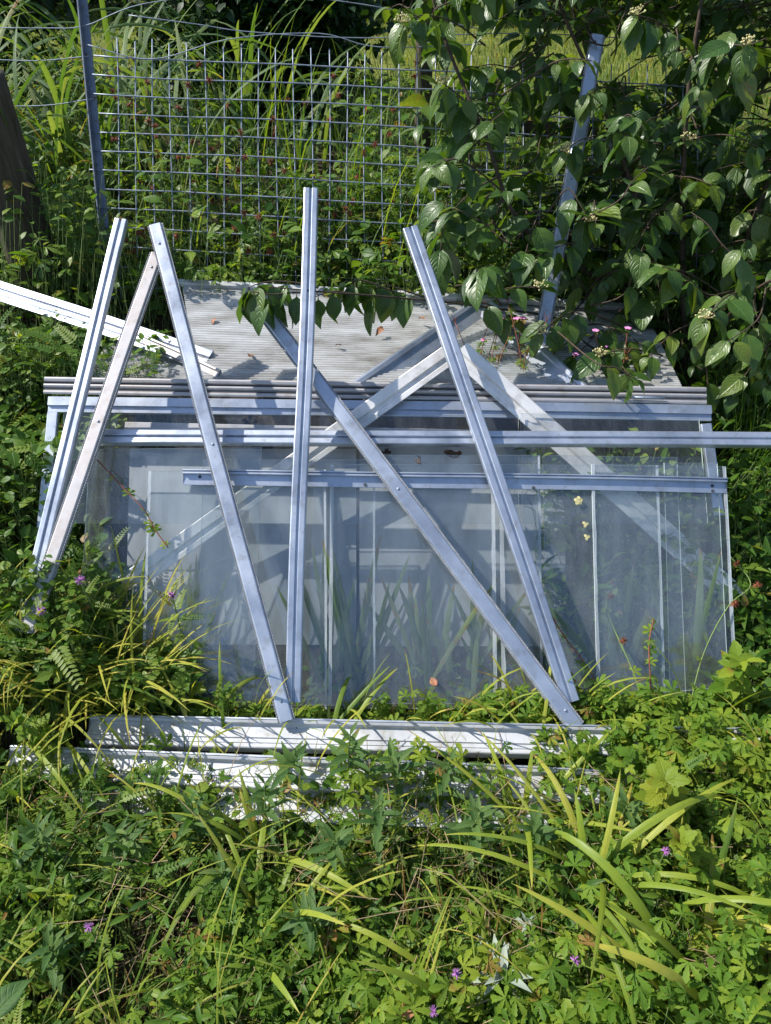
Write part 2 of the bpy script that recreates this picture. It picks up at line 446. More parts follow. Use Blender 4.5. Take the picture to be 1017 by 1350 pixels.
T_maple = join_tpl([(leaf_tpl([(0, .12), (.3, .26), (.55, .3), (.75, .2), (.9, .13), (1, .02)], 10, 2, 0.25, 0.2, 0.12), rotz(math.radians(a)) * s, (0, 0.05, 0))
                    for a, s in [(0, 1), (55, .8), (-55, .8), (110, .5), (-110, .5)]])
T_small = leaf_tpl(OVATE, 3, 2, 0.25, 0.2)


def frames(yaw, pitch, roll, scale):
    """rotation matrices: leaf axis at yaw, raised by pitch above horizontal, rolled about its axis"""
    yaw, pitch, roll, scale = [np.broadcast_to(np.asarray(a, float), np.broadcast(yaw, pitch, roll, scale).shape) for a in (yaw, pitch, roll, scale)]
    cy, sy, cp, sp = np.cos(yaw), np.sin(yaw), np.cos(pitch), np.sin(pitch)
    ax = np.stack([cy * cp, sy * cp, sp], -1)
    side = np.stack([sy, -cy, 0 * cy], -1)
    nrm = np.cross(side, ax)
    c, s = np.cos(roll)[..., None], np.sin(roll)[..., None]
    sd = side * c + nrm * s
    nn = np.cross(sd, ax)
    return np.stack([sd, ax, nn], -1) * scale[..., None, None]


def add_blades(acc, base, az, length, width, th0, th1, tint, m=9, power=1.3, mat=0, gutter=0.25, twist=0.0, tip_brown=0.0):
    """curved strap leaves; th = angle from vertical at base / tip"""
    k = len(base)
    az, length, width, th0, th1, tint, twist = [np.broadcast_to(np.asarray(a, float), (k,)) for a in (az, length, width, th0, th1, tint, twist)]
    s = np.linspace(0, 1, m + 1)
    th = th0[:, None] + (th1 - th0)[:, None] * s[None] ** power
    dx = np.sin(th) * (length / m)[:, None]; dz = np.cos(th) * (length / m)[:, None]
    r = np.concatenate([np.zeros((k, 1)), np.cumsum((dx[:, 1:] + dx[:, :-1]) / 2, 1)], 1)
    z = np.concatenate([np.zeros((k, 1)), np.cumsum((dz[:, 1:] + dz[:, :-1]) / 2, 1)], 1)
    P = base[:, None, :] + np.stack([r * np.cos(az)[:, None], r * np.sin(az)[:, None], z], -1)
    side0 = np.stack([-np.sin(az), np.cos(az), 0 * az], -1)[:, None, :]
    tan = np.stack([np.sin(th) * np.cos(az)[:, None], np.sin(th) * np.sin(az)[:, None], np.cos(th)], -1)
    nr = np.cross(tan, np.broadcast_to(side0, tan.shape))
    tw = (twist[:, None] * s[None])[..., None]
    side = side0 * np.cos(tw) + nr * np.sin(tw)
    nr = np.cross(tan, side)
    prof = np.interp(s, [0, .15, .5, .8, .94, 1], [.55, .8, 1, .75, .35, .02])
    hw = (width / 2)[:, None, None] * prof[None, :, None]
    A = P - side * hw; B = P + nr * hw * gutter; C = P + side * hw
    V = np.stack([A, B, C], 2)                      # k, m+1, 3, 3
    idx = np.arange(k * (m + 1) * 3).reshape(k, m + 1, 3)
    F = np.stack([idx[:, :-1, :-1], idx[:, :-1, 1:], idx[:, 1:, 1:], idx[:, 1:, :-1]], -1).reshape(-1, 4)
    U = np.stack(np.broadcast_arrays(np.array([-1., 0, 1])[None, None, :], s[None, :, None] * np.ones((k, 1, 1))), -1)
    T = np.broadcast_to(tint[:, None, None], (k, m + 1, 3)).copy()
    if tip_brown:
        T = T + tip_brown * np.clip((s - 0.85) / 0.15, 0, 1)[None, :, None] * (rng.random(k) < 0.6)[:, None, None]
    acc.add(V.reshape(-1, 3), F, None, U.reshape(-1, 2), T.ravel(), mat)
    return P


def add_stems(acc, A, B, r0, r1, mat=0, tint=0.4, bend=0.0):
    """many thin three-sided stems from A to B (k,3)"""
    k = len(A)
    if k == 0:
        return
    mid = (A + B) / 2 + rng.normal(0, 1, (k, 3)) * bend
    P = np.stack([A, mid, B], 1)
    R = np.stack([np.broadcast_to(r0, (k,)), (np.broadcast_to(r0, (k,)) + np.broadcast_to(r1, (k,))) / 2, np.broadcast_to(r1, (k,))], 1)
    d = B - A; d /= np.linalg.norm(d, axis=1)[:, None] + 1e-9
    a = np.cross(d, np.array([0.3, 0.9, 0.31])); a /= np.linalg.norm(a, axis=1)[:, None] + 1e-9
    b = np.cross(d, a)
    V = []
    for j in range(3):
        an = 2 * math.pi * j / 3
        V.append(P + R[..., None] * (a * math.cos(an) + b * math.sin(an))[:, None, :])
    V = np.stack(V, 2)
    idx = np.arange(k * 9).reshape(k, 3, 3)
    nx = np.roll(idx, -1, 2)
    F = np.stack([idx[:, :-1], nx[:, :-1], nx[:, 1:], idx[:, 1:]], -1).reshape(-1, 4)
    acc.add(V.reshape(-1, 3), F, None, None, np.full(k * 9, tint), mat)


def add_tube(acc, pts, rad, n=6, mat=0, tint=0.5):
    P = np.asarray(pts, float); m = len(P)
    rad = np.broadcast_to(np.asarray(rad, float), (m,))
    tan = np.gradient(P, axis=0); tan /= np.linalg.norm(tan, axis=1)[:, None] + 1e-12
    ref = np.array([0.12, 0.2, 1.0]) if abs(tan[0, 2]) < 0.9 else np.array([1.0, 0.1, 0])
    a = np.cross(tan, ref); a /= np.linalg.norm(a, axis=1)[:, None]
    b = np.cross(tan, a)
    an = np.arange(n) * 2 * math.pi / n
    V = P[:, None] + rad[:, None, None] * (a[:, None] * np.cos(an)[None, :, None] + b[:, None] * np.sin(an)[None, :, None])
    idx = np.arange(m * n).reshape(m, n); nx = np.roll(idx, -1, 1)
    F = np.stack([idx[:-1], nx[:-1], nx[1:], idx[1:]], -1).reshape(-1, 4)
    VV = np.concatenate([V.reshape(-1, 3), P[:1], P[-1:]])
    c0, c1 = m * n, m * n + 1
    F3 = [(idx[0, (j + 1) % n], idx[0, j], c0) for j in range(n)] + [(idx[-1, j], idx[-1, (j + 1) % n], c1) for j in range(n)]
    acc.add(VV, F, F3, None, np.full(len(VV), tint), mat)


def smooth_pts(pts, n=12):
    """Catmull-Rom through pts"""
    P = np.asarray(pts, float)
    P = np.concatenate([2 * P[:1] - P[1:2], P, 2 * P[-1:] - P[-2:-1]])
    out = []
    for i in range(1, len(P) - 2):
        for t in np.linspace(0, 1, n, endpoint=False):
            p0, p1, p2, p3 = P[i - 1:i + 3]
            out.append(0.5 * (2 * p1 + (p2 - p0) * t + (2 * p0 - 5 * p1 + 4 * p2 - p3) * t * t + (3 * p1 - p0 - 3 * p2 + p3) * t ** 3))
    out.append(P[-2])
    return np.array(out)


def add_blob(acc, c, r, n=5, squash=1.0, mat=0, jit=0.25):
    """small rough round head (seed head, bud)"""
    V = []; F = []; F3 = []
    ph = rng.random() * 6
    rows = n; cols = n + 2
    for i in range(1, rows):
        a = math.pi * i / rows
        for j in range(cols):
            b = 2 * math.pi * j / cols + ph
            q = r * (1 + jit * (rng.random() - 0.5) * 2)
            V.append((c[0] + q * math.sin(a) * math.cos(b), c[1] + q * math.sin(a) * math.sin(b), c[2] + q * math.cos(a) * squash))
    t = len(V); V.append((c[0], c[1], c[2] + r * squash)); V.append((c[0], c[1], c[2] - r * squash))
    for i in range(rows - 2):
        for j in range(cols):
            F.append((i * cols + j, (i + 1) * cols + j, (i + 1) * cols + (j + 1) % cols, i * cols + (j + 1) % cols))
    for j in range(cols):
        F3.append((t, j, (j + 1) % cols)); F3.append((t + 1, (rows - 2) * cols + (j + 1) % cols, (rows - 2) * cols + j))
    acc.add(V, F, F3, None, None, mat)


def extrude(acc, prof, A, B, up, mat=0, nseg=14, bend=0.0, seed=0, bend_up=0.0, cap=True):
    """closed profile [(across, up)...] run from A to B"""
    A = np.asarray(A, float); B = np.asarray(B, float)
    d = B - A; Lg = np.linalg.norm(d); d = d / Lg
    up = np.asarray(up, float); up = up - up.dot(d) * d; up /= np.linalg.norm(up)
    sd = np.cross(d, up)
    pr = np.asarray(prof, float); n = len(pr)
    s = np.linspace(0, 1, nseg + 1)
    off = bend * np.sin(math.pi * s * 1.3 + seed) + bend * 0.4 * np.sin(9 * s + seed * 2)
    offu = bend_up * np.sin(math.pi * s)
    C = A + np.outer(s, B - A) + np.outer(off, sd) + np.outer(offu, up)
    V = C[:, None] + pr[None, :, 0, None] * sd + pr[None, :, 1, None] * up
    idx = np.arange((nseg + 1) * n).reshape(nseg + 1, n); nx = np.roll(idx, -1, 1)
    F = np.stack([idx[:-1], nx[:-1], nx[1:], idx[1:]], -1).reshape(-1, 4)
    acc.add(V.reshape(-1, 3), F, None, None, None, mat)
    if cap:
        for q in (0, -1):
            c = V[q].mean(0); VV = np.concatenate([V[q], c[None]])
            acc.add(VV, None, [(i, (i + 1) % n, n) if q else ((i + 1) % n, i, n) for i in range(n)], None, None, mat)


def box(acc, P, mat=0):
    """eight corners: bottom four then top four"""
    acc.add(P, [(0, 3, 2, 1), (4, 5, 6, 7), (0, 1, 5, 4), (1, 2, 6, 5), (2, 3, 7, 6), (3, 0, 4, 7)], None, None, None, mat)


# ------------------------------------------------------------------ SETTING: ground and lawn
acc = Acc()
xs = np.concatenate([np.linspace(-90, -4, 22), np.linspace(-3.6, 3.6, 90), np.linspace(4, 90, 22)])
ys = np.concatenate([np.linspace(-40, -1, 12), np.linspace(-0.8, 4.2, 80), np.linspace(4.6, 14, 26), np.linspace(16, 150, 20)])
X, Y = np.meshgrid(xs, ys)
Z = gz(X, Y)
idx = np.arange(X.size).reshape(X.shape)
F = np.stack([idx[:-1, :-1], idx[:-1, 1:], idx[1:, 1:], idx[1:, :-1]], -1).reshape(-1, 4)
acc.add(np.stack([X, Y, Z], -1).reshape(-1, 3), F)
gm, n, L = new_mat("ground")
out = N(n, "ShaderNodeOutputMaterial")
geo = N(n, "ShaderNodeNewGeometry"); sp = N(n, "ShaderNodeSeparateXYZ"); L.new(geo.outputs["Position"], sp.inputs[0])
n1 = N(n, "ShaderNodeTexNoise"); n1.inputs["Scale"].default_value = 14; n1.inputs["Detail"].default_value = 8; L.new(geo.outputs["Position"], n1.inputs["Vector"])
r1 = ramp(n, [(0.3, (0.014, 0.011, 0.007)), (0.55, (0.040, 0.031, 0.02)), (0.8, (0.075, 0.058, 0.038))]); L.new(n1.outputs["Fac"], r1.inputs[0])
n2 = N(n, "ShaderNodeTexNoise"); n2.inputs["Scale"].default_value = 3; n2.inputs["Detail"].default_value = 9; L.new(geo.outputs["Position"], n2.inputs["Vector"])
r2 = ramp(n, [(0.3, (0.06, 0.085, 0.015)), (0.6, (0.13, 0.15, 0.03)), (0.8, (0.20, 0.19, 0.06))]); L.new(n2.outputs["Fac"], r2.inputs[0])
mr = N(n, "ShaderNodeMapRange"); mr.inputs[1].default_value = 4.2; mr.inputs[2].default_value = 5.2; L.new(sp.outputs[1], mr.inputs[0])
mx = N(n, "ShaderNodeMix", data_type='RGBA'); L.new(mr.outputs[0], mx.inputs[0]); L.new(r1.outputs[0], mx.inputs[6]); L.new(r2.outputs[0], mx.inputs[7])
bs = N(n, "ShaderNodeBsdfPrincipled"); bs.inputs["Roughness"].default_value = 0.95; bs.inputs["Specular IOR Level"].default_value = 0.1
L.new(mx.outputs[2], bs.inputs["Base Color"])
bp = N(n, "ShaderNodeBump"); bp.inputs["Distance"].default_value = 0.03; L.new(n1.outputs["Fac"], bp.inputs["Height"]); L.new(bp.outputs[0], bs.inputs["Normal"])
L.new(bs.outputs[0], out.inputs[0])
tag(acc.build("ground", gm), kind='structure')

# mown grass beyond the fence
acc = Acc()
k = 26000
bx = rng.uniform(-3.2, 5.5, k); by = 4.4 + 9.0 * rng.random(k) ** 1.3
add_blades(acc, np.stack([bx, by, gz(bx, by) - 0.005], 1), rng.uniform(0, 6.28, k), rng.uniform(0.04, 0.12, k), rng.uniform(0.006, 0.012, k),
           rng.uniform(0, .4, k), rng.uniform(.5, 1.6, k), np.clip(rng.normal(.62, .2, k), 0, 1), m=3)
tag(acc.build("lawn_grass", L_grass), "sunlit yellow-green mown grass beyond the wire fence", kind='stuff')

# ------------------------------------------------------------------ THE PILE: bars
UPV = np.array([0, -0.62, 0.78])


def mm(p): return [(a * 0.001, b * 0.001) for a, b in p]


def groove_prof(wd, h):
    a = wd / 2
    return mm([(a, 0), (a, h - 3), (a - 1.2, h - .8), (a - 3, h), (4.5, h), (3.0, h - 1.2), (2.2, h - 6), (-2.2, h - 6), (-3.0, h - 1.2), (-4.5, h),
               (-a + 3, h), (-a + 1.2, h - .8), (-a, h - 3), (-a, 0)])


def flat_prof(wd, h):
    a = wd / 2
    return mm([(a, 0), (a, h - 3.5), (a - 1.2, h - 1), (a - 3.2, h), (-a + 3.2, h), (-a + 1.2, h - 1), (-a, h - 3.5), (-a, 0)])


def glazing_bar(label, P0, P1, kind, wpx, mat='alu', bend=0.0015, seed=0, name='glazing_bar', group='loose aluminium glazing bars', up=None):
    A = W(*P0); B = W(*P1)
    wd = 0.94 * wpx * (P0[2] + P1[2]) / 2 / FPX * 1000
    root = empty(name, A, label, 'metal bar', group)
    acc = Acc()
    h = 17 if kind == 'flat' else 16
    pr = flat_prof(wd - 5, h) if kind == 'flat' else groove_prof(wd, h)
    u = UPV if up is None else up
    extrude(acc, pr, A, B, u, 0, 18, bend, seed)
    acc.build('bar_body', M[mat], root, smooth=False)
    a = wd / 2
    if kind == 'flat':
        for q in (0.035, 0.5 + 0.05 * seed / 7, 0.955):
            acc = Acc()
            d = (B - A) / np.linalg.norm(B - A); uu = u - u.dot(d) * d; uu /= np.linalg.norm(uu); sd = np.cross(d, uu)
            C = A + (B - A) * q + uu * (h + 0.2) * 0.001
            ring = [C + 0.0038 * (d * math.cos(t) + sd * math.sin(t)) for t in np.linspace(0, 6.283, 9)[:-1]]
            top = [C + 0.0028 * (d * math.cos(t) + sd * math.sin(t)) + uu * .0016 for t in np.linspace(0, 6.283, 9)[:-1]]
            acc.add(np.array(ring + top + [C + uu * .0018]), [(i, (i + 1) % 8, 8 + (i + 1) % 8, 8 + i) for i in range(8)], [(8 + i, 8 + (i + 1) % 8, 16) for i in range(8)])
            acc.build('screw', M['galv'], root)
        # ribbed black glazing seals along both edges
        for sg in (-1, 1):
            acc = Acc()
            c = sg * (a - 1.6)
            extrude(acc, mm([(c - 2.4, 2), (c - 2.4, h - 4.2), (c + 2.0, h - 4.2), (c + 2.0, 2)][::-1]), A, B, u, 0, 18, bend, seed)
            d = (B - A); Lg = np.linalg.norm(d); d = d / Lg
            uu = u - u.dot(d) * d; uu /= np.linalg.norm(uu); sd = np.cross(d, uu)
            nn = int(Lg / 0.0065)
            for i in range(nn):
                q = (i + 0.5) / nn
                C = A + (B - A) * q + sd * (bend * math.sin(math.pi * q * 1.3 + seed) + bend * 0.4 * math.sin(9 * q + seed * 2)) + sd * (sg * (a + 0.9)) * 0.001 + uu * (h - 5.5) * 0.001
                e = np.array([[-1, -1, -1], [1, -1, -1], [1, 1, -1], [-1, 1, -1], [-1, -1, 1], [1, -1, 1], [1, 1, 1], [-1, 1, 1]], float)
                box(acc, C + e[:, :1] * d * 0.0021 + e[:, 1:2] * sd * 0.0008 + e[:, 2:] * uu * 0.0026)
            acc.build('rubber_seal', M['alu'], root, smooth=False).data.materials[0] = M['seal']
    return root


M['seal'] = surf_mat("grey_glazing_seal", [(0.3, (0.15, 0.155, 0.17)), (0.7, (0.30, 0.31, 0.33))], scale=60, rough=(0.5, 0.7))

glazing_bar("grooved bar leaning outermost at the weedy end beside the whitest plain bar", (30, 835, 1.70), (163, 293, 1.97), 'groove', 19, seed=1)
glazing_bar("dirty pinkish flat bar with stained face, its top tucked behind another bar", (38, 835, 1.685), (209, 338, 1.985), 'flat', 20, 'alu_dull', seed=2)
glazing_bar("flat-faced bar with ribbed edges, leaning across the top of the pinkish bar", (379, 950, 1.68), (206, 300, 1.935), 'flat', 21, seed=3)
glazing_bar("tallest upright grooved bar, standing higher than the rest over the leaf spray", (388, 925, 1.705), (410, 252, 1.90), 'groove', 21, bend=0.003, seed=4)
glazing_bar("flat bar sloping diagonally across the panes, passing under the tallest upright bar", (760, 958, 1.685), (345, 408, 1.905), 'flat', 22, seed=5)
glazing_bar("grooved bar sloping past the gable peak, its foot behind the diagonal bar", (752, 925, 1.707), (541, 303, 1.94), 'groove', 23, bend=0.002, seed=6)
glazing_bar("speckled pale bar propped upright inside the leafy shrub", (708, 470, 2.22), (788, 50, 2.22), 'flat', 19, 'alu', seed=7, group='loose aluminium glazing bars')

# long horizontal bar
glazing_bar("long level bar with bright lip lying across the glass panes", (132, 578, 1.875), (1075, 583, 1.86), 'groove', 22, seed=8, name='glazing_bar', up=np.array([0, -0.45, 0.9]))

# channel with screw holes
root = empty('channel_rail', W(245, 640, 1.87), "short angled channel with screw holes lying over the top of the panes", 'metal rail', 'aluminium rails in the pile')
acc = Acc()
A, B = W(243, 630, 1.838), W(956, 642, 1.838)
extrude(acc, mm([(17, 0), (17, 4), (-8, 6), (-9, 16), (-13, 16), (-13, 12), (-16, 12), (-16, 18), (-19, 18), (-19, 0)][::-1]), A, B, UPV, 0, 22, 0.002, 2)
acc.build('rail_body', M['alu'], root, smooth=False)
d = (B - A) / np.linalg.norm(B - A); u = UPV - UPV.dot(d) * d; u /= np.linalg.norm(u); sd = np.cross(d, u)
for q, off in ((0.335, 11), (0.645, 12), (0.975, 12), (0.975, -1), (0.03, -2)):
    acc = Acc()
    C = A + (B - A) * q
    sg = sd * off * 0.001
    P = C + sg + u * 0.0052
    ring = [P + 0.0042 * (d * math.cos(a) + sd * math.sin(a)) for a in np.linspace(0, 6.283, 9)[:-1]]
    top = [p + u * 0.0012 for p in ring]
    acc.add(np.array(ring + top + [P + u * 0.0012]), [(i, (i + 1) % 8, 8 + (i + 1) % 8, 8 + i) for i in range(8)], [(8 + i, 8 + (i + 1) % 8, 16) for i in range(8)])
    acc.build('screw_hole', M['rubber'], root, smooth=False)

# moulded top rail
root = empty('moulded_rail', W(62, 508, 1.99), "fluted dull rail lying highest, above the frame, along the ribbed sheet", 'metal rail', 'aluminium rails in the pile')
acc = Acc()
A, B = W(60, 508, 1.995), W(930, 523, 1.985)
pr = [(26, 0), (26, 5), (22, 7), (16, 7), (14, 3), (8, 3), (6, 9), (2, 11), (-3, 9), (-5, 4), (-10, 4), (-12, 10), (-18, 12), (-23, 10), (-26, 5), (-26, 0)][::-1]
extrude(acc, mm([(a * 0.92, b) for a, b in pr]), A, B, UPV, 0, 16, 0.001, 1)
acc.build('rail_body', M['alu_dull'], root, smooth=False)
for c_ in (11, -7.5):
    acc = Acc()
    extrude(acc, mm([(c_ + 3, 3), (c_ + 3, 5.2), (c_ - 2, 5.2), (c_ - 2, 3)][::-1]), A, B, UPV, 0, 16, 0.001, 1)
    acc.build('rubber_seal', M['rubber'], root, smooth=False)
acc = Acc()
add_tube(acc, [W(833, 524, 1.97), W(877, 525, 1.968)], 0.004, 8)
acc.build('bolt', M['galv'], root)

# rectangular frame
root = empty('window_frame', W(500, 600, 2.0), "wide pale rectangular frame lying under the fluted rail", 'frame', None)
acc = Acc()
pr = mm([(20, 0), (20, 7), (5, 8), (4, 14), (-18, 15), (-20, 12), (-20, 0)][::-1])
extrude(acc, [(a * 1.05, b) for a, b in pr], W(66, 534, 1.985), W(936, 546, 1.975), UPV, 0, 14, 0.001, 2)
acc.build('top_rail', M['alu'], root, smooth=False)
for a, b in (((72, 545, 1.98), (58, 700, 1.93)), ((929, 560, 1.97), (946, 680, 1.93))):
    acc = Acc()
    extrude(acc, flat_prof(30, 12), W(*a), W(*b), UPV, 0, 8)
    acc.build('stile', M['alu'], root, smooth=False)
# flat strip under the long bar
root = empty('flat_strip', W(165, 563, 1.94), "flat grey strip tucked just behind the long level bar", 'metal strip', 'aluminium rails in the pile')
acc = Acc()
extrude(acc, flat_prof(26, 8), W(166, 563, 1.945), W(640, 574, 1.94), UPV, 0, 6)
acc.build('strip_body', M['alu_dull'], root, smooth=False)

# gable frames (inverted V)
def gable(name, label, apex, left, right, wl, wr, prof, mat):
    root = empty(name, W(*apex), label, 'gable frame', 'gable frames in the pile')
    acc = Acc(); s = apex[2] / FPX
    extrude(acc, prof(wl * s * 1000), W(*left), W(*apex), UPV, 0, 12, 0.001, 1)
    acc.build('rafter', M[mat], root, smooth=False)
    acc = Acc()
    extrude(acc, prof(wr * s * 1000), W(apex[0] + 3, apex[1] + 2, apex[2] - 0.004), W(*right), UPV, 0, 12, 0.001, 3)
    acc.build('rafter', M[mat], root, smooth=False)
    acc = Acc()
    return root


def angle_prof(wd):
    a = wd / 2
    return mm([(a, 0), (a, 3), (-a * 0.35, 4), (-a * 0.42, 11), (-a * .8, 12), (-a, 10), (-a, 0)][::-1])


def step_prof(wd):
    a = wd / 2
    return mm([(a, 0), (a, 4), (a * .55, 5), (a * .45, 2.5), (a * .1, 2.5), (0, 10), (-a * .9, 12), (-a, 10), (-a, 0)][::-1])


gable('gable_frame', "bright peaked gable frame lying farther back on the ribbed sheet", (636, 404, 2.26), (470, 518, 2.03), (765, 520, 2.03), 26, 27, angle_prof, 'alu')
gable('gable_frame', "dull peaked gable frame whose long arms run down beneath the glass", (602, 462, 1.962), (165, 772, 1.865), (1040, 850, 1.88), 27, 30, step_prof, 'alu_sunlit')

# base sills lying in the weeds
def sill(label, A, B, widths, seed):
    root = empty('base_sill', A, label, 'sill', 'white base sills on the ground')
    acc = Acc()
    wf = widths
    # back ridge then a broad white board
    extrude(acc, mm([(-30, 0), (-30, 22), (-27, 26), (-20, 27), (-16, 24), (-15, 15), (-12, 12), (wf * .28, 10.6), (wf * .30, 13.4), (wf * .42, 13.2), (wf * .44, 10), (wf * .72, 9.2), (wf * .74, 7), (wf * .80, 7), (wf * .82, 8.8), (wf, 8), (wf + 2, 6), (wf + 2, -16), (wf - 1, -16), (wf - 1, 0)][::-1]), A, B, np.array([0, -0.12, 1.0]), 0, 16, 0.002, seed)
    acc.build('sill_body', M['white'], root, smooth=False)
    acc = Acc()
    extrude(acc, mm([(-26, 27), (-25, 30), (-22, 30), (-21, 27)][::-1]), A, B, np.array([0, -0.12, 1.0]), 0, 16, 0.002, seed)
    acc.build('lip', M['alu'], root, smooth=False)


def on(x, y, z):
    """point on the view ray through pixel (x, y) at world height z"""
    d = W(x, y, 1.0) - CAM
    return CAM + d * ((z - CAM[2]) / d[2])


sill("white sill nearest the glass, carrying the feet of the leaning bars", on(120, 962, 0.045), on(1010, 984, 0.045), 34, 1)
sill("white sill lying in front of the other sill, half sunk in weeds", on(15, 1004, 0.03), on(830, 1040, 0.03), 36, 2)
root = empty('timber_board', on(120, 1058, 0.0), "low white board showing only in gaps between the foreground weeds", 'board')
acc = Acc()
extrude(acc, mm([(-35, 0), (-35, 14), (35, 14), (35, 0)][::-1]), on(60, 1052, 0.0), on(720, 1078, 0.0), np.array([0, -0.1, 1.0]), 0, 6)
acc.build('board_body', M['white'], root, smooth=False)

# ------------------------------------------------------------------ glass panes
GA = W(500, 935, 1.775); GB = W(500, 615, 1.84)
gdir = (GB - GA) / np.linalg.norm(GB - GA)
gn = np.cross(np.array([1.0, 0, 0]), gdir); gn /= np.linalg.norm(gn)


def on_pane(x, y, off):
    d = W(x, y, 1.0) - CAM
    p0 = GA - gn * off
    return CAM + d * ((p0 - CAM).dot(gn) / d.dot(gn))


def pane(label, q, off, mat='glass', th=0.004, group='loose glass panes', solid=None):
    """q: TL, TR, BR, BL pixels on the pane plane, off metres behind the front plane"""
    P = np.array([on_pane(x, y, off) for x, y in q])
    c = P.mean(0)
    acc = Acc()
    lo = P - gn * th - c; hi = P - c
    VV = np.concatenate([lo, hi])
    acc.add(VV, [(0, 1, 2, 3), (7, 6, 5, 4)], None, None, None, 0)
    acc.add(VV, [(0, 4, 5, 1), (1, 5, 6, 2), (2, 6, 7, 3), (3, 7, 4, 0)], None, None, None, 1)
    o = acc.build('glass_pane', [M[mat], M['edge']], None, smooth=False)
    o.location = c
    for (ca, cb, sgn) in (((0, 3, 1), (1, 2, -1)) if off in (0.004, 0.0, 0.012, 0.016, 0.006) else ()):
        a_, b_ = hi[ca], hi[cb]
        iw = np.array([sgn, 0, 0.0]) * rng.uniform(.005, .011)
        e0, e1 = a_ + gn * .0002, b_ + gn * .0002
        st_ = Acc()
        n_ = 14; q = np.linspace(0, 1, n_)[:, None]
        L0 = e0 + (e1 - e0) * q; R0 = L0 + iw * (1 + .35 * (rng.random((n_, 1)) - .5))
        V_ = np.stack([L0, L0 + gn * .0009, R0 + gn * .0009, R0], 1)
        ix = np.arange(n_ * 4).reshape(n_, 4); nx_ = np.roll(ix, -1, 1)
        st_.add(V_.reshape(-1, 3), np.concatenate([np.stack([ix[:-1], nx_[:-1], nx_[1:], ix[1:]], -1).reshape(-1, 4), ix[[0, -1]]]))
        so_ = st_.build('sealant_strip', M['sealant'], None, smooth=False); so_.parent = o
    return tag(o, label, 'glass pane', group)


pane("glass pane at the weedy end, its side edge beyond the two leaning bars", [(118, 592), (345, 590), (335, 925), (100, 925)], 0.020)
pane("glass pane with a visible top corner under the end of the channel rail", [(196, 621), (430, 619), (432, 935), (186, 935)], 0.004, 'glass_clean')
pane("glass pane behind the crossing feet of two leaning bars", [(268, 606), (494, 606), (497, 930), (260, 930)], 0.018)
pane("glass pane between the tallest bar and the diagonal bar", [(436, 612), (652, 612), (656, 934), (433, 934)], 0.0, 'glass_clean')
pane("glass pane beneath the middle of the channel rail", [(492, 600), (712, 600), (716, 928), (492, 928)], 0.016)
pane("glass pane beneath the foot of the sloping grooved bar", [(658, 612), (868, 614), (878, 930), (662, 930)], 0.006)
pane("glass pane with pale flower stains pressed against it", [(716, 600), (893, 603), (905, 925), (722, 925)], 0.022, 'glass_clean')
pane("narrow glass pane with dusty streaks beside the outer edge", [(876, 610), (946, 610), (962, 925), (884, 925)], 0.014)
pane("outermost glass pane at the shrub end, with a greenish exposed edge", [(780, 612), (957, 615), (972, 905), (788, 920)], 0.0, 'glass_clean')
pane("wide glass pane sitting in the pale rectangular frame", [(84, 545), (684, 548), (684, 690), (80, 690)], 0.062, 'glass_clean')
pane("squat glass pane beside the frame's upright stile", [(686, 545), (922, 552), (934, 690), (690, 690)], 0.066, 'glass_clean')

# triangular glass in the back gable
acc = Acc()
P = np.array([W(634, 412, 2.27), W(488, 516, 2.035), W(748, 516, 2.035)])
c = P.mean(0); nn = np.cross(P[1] - P[0], P[2] - P[0]); nn /= np.linalg.norm(nn)
acc.add(np.concatenate([P - c, P - c - nn * 0.003]), [(0, 1, 4, 3), (1, 2, 5, 4), (2, 0, 3, 5)], [(0, 1, 2), (5, 4, 3)])
o = acc.build('glass_pane', [M['glass']], None, smooth=False); o.location = c
tag(o, "triangular glass pane filling the bright gable frame", 'glass pane', 'loose glass panes')

# ------------------------------------------------------------------ sheets
def ribbed_sheet(name, label, TL, TR, BR, BL, nrib, mat, along_x=True, amp=0.002, th=0.006, group=None):
    TL, TR, BR, BL = [np.asarray(p, float) for p in (TL, TR, BR, BL)]
    c = (TL + TR + BR + BL) / 4
    nv = nrib * 4; nu = 24
    v = np.linspace(0, 1, nv + 1); u = np.linspace(0, 1, nu + 1)
    UU, VV = np.meshgrid(u, v)
    P = (TL * (1 - UU[..., None]) + TR * UU[..., None]) * (1 - VV[..., None]) + (BL * (1 - UU[..., None]) + BR * UU[..., None]) * VV[..., None]
    nn = np.cross(BL - TL, TR - TL); nn /= np.linalg.norm(nn)
    ph = np.where(along_x, VV, UU)
    warp = 0.006 * (vnoise(UU * 3, VV * 2, 0.6, 5) - 0.5)
    hi = P + nn * (amp * np.abs(np.sin(math.pi * nrib * VV)) ** 0.6 + warp)[..., None] - c
    lo = P - nn * (th - warp)[..., None] - c
    idx = np.arange(P.shape[0] * P.shape[1]).reshape(P.shape[:2])
    F = np.stack([idx[:-1, :-1], idx[1:, :-1], idx[1:, 1:], idx[:-1, 1:]], -1).reshape(-1, 4)
    n0 = idx.size
    ring = np.concatenate([idx[0, :-1], idx[:-1, -1], idx[-1, ::-1][:-1], idx[::-1, 0][:-1]])
    nx = np.roll(ring, -1)
    S = np.stack([ring, nx, nx + n0, ring + n0], -1)
    acc = Acc()
    acc.add(np.concatenate([hi.reshape(-1, 3), lo.reshape(-1, 3)]), np.concatenate([F, F[:, ::-1] + n0, S]))
    o = acc.build(name, M[mat], None, smooth=False); o.location = c
    return tag(o, label, 'plastic sheet', group)


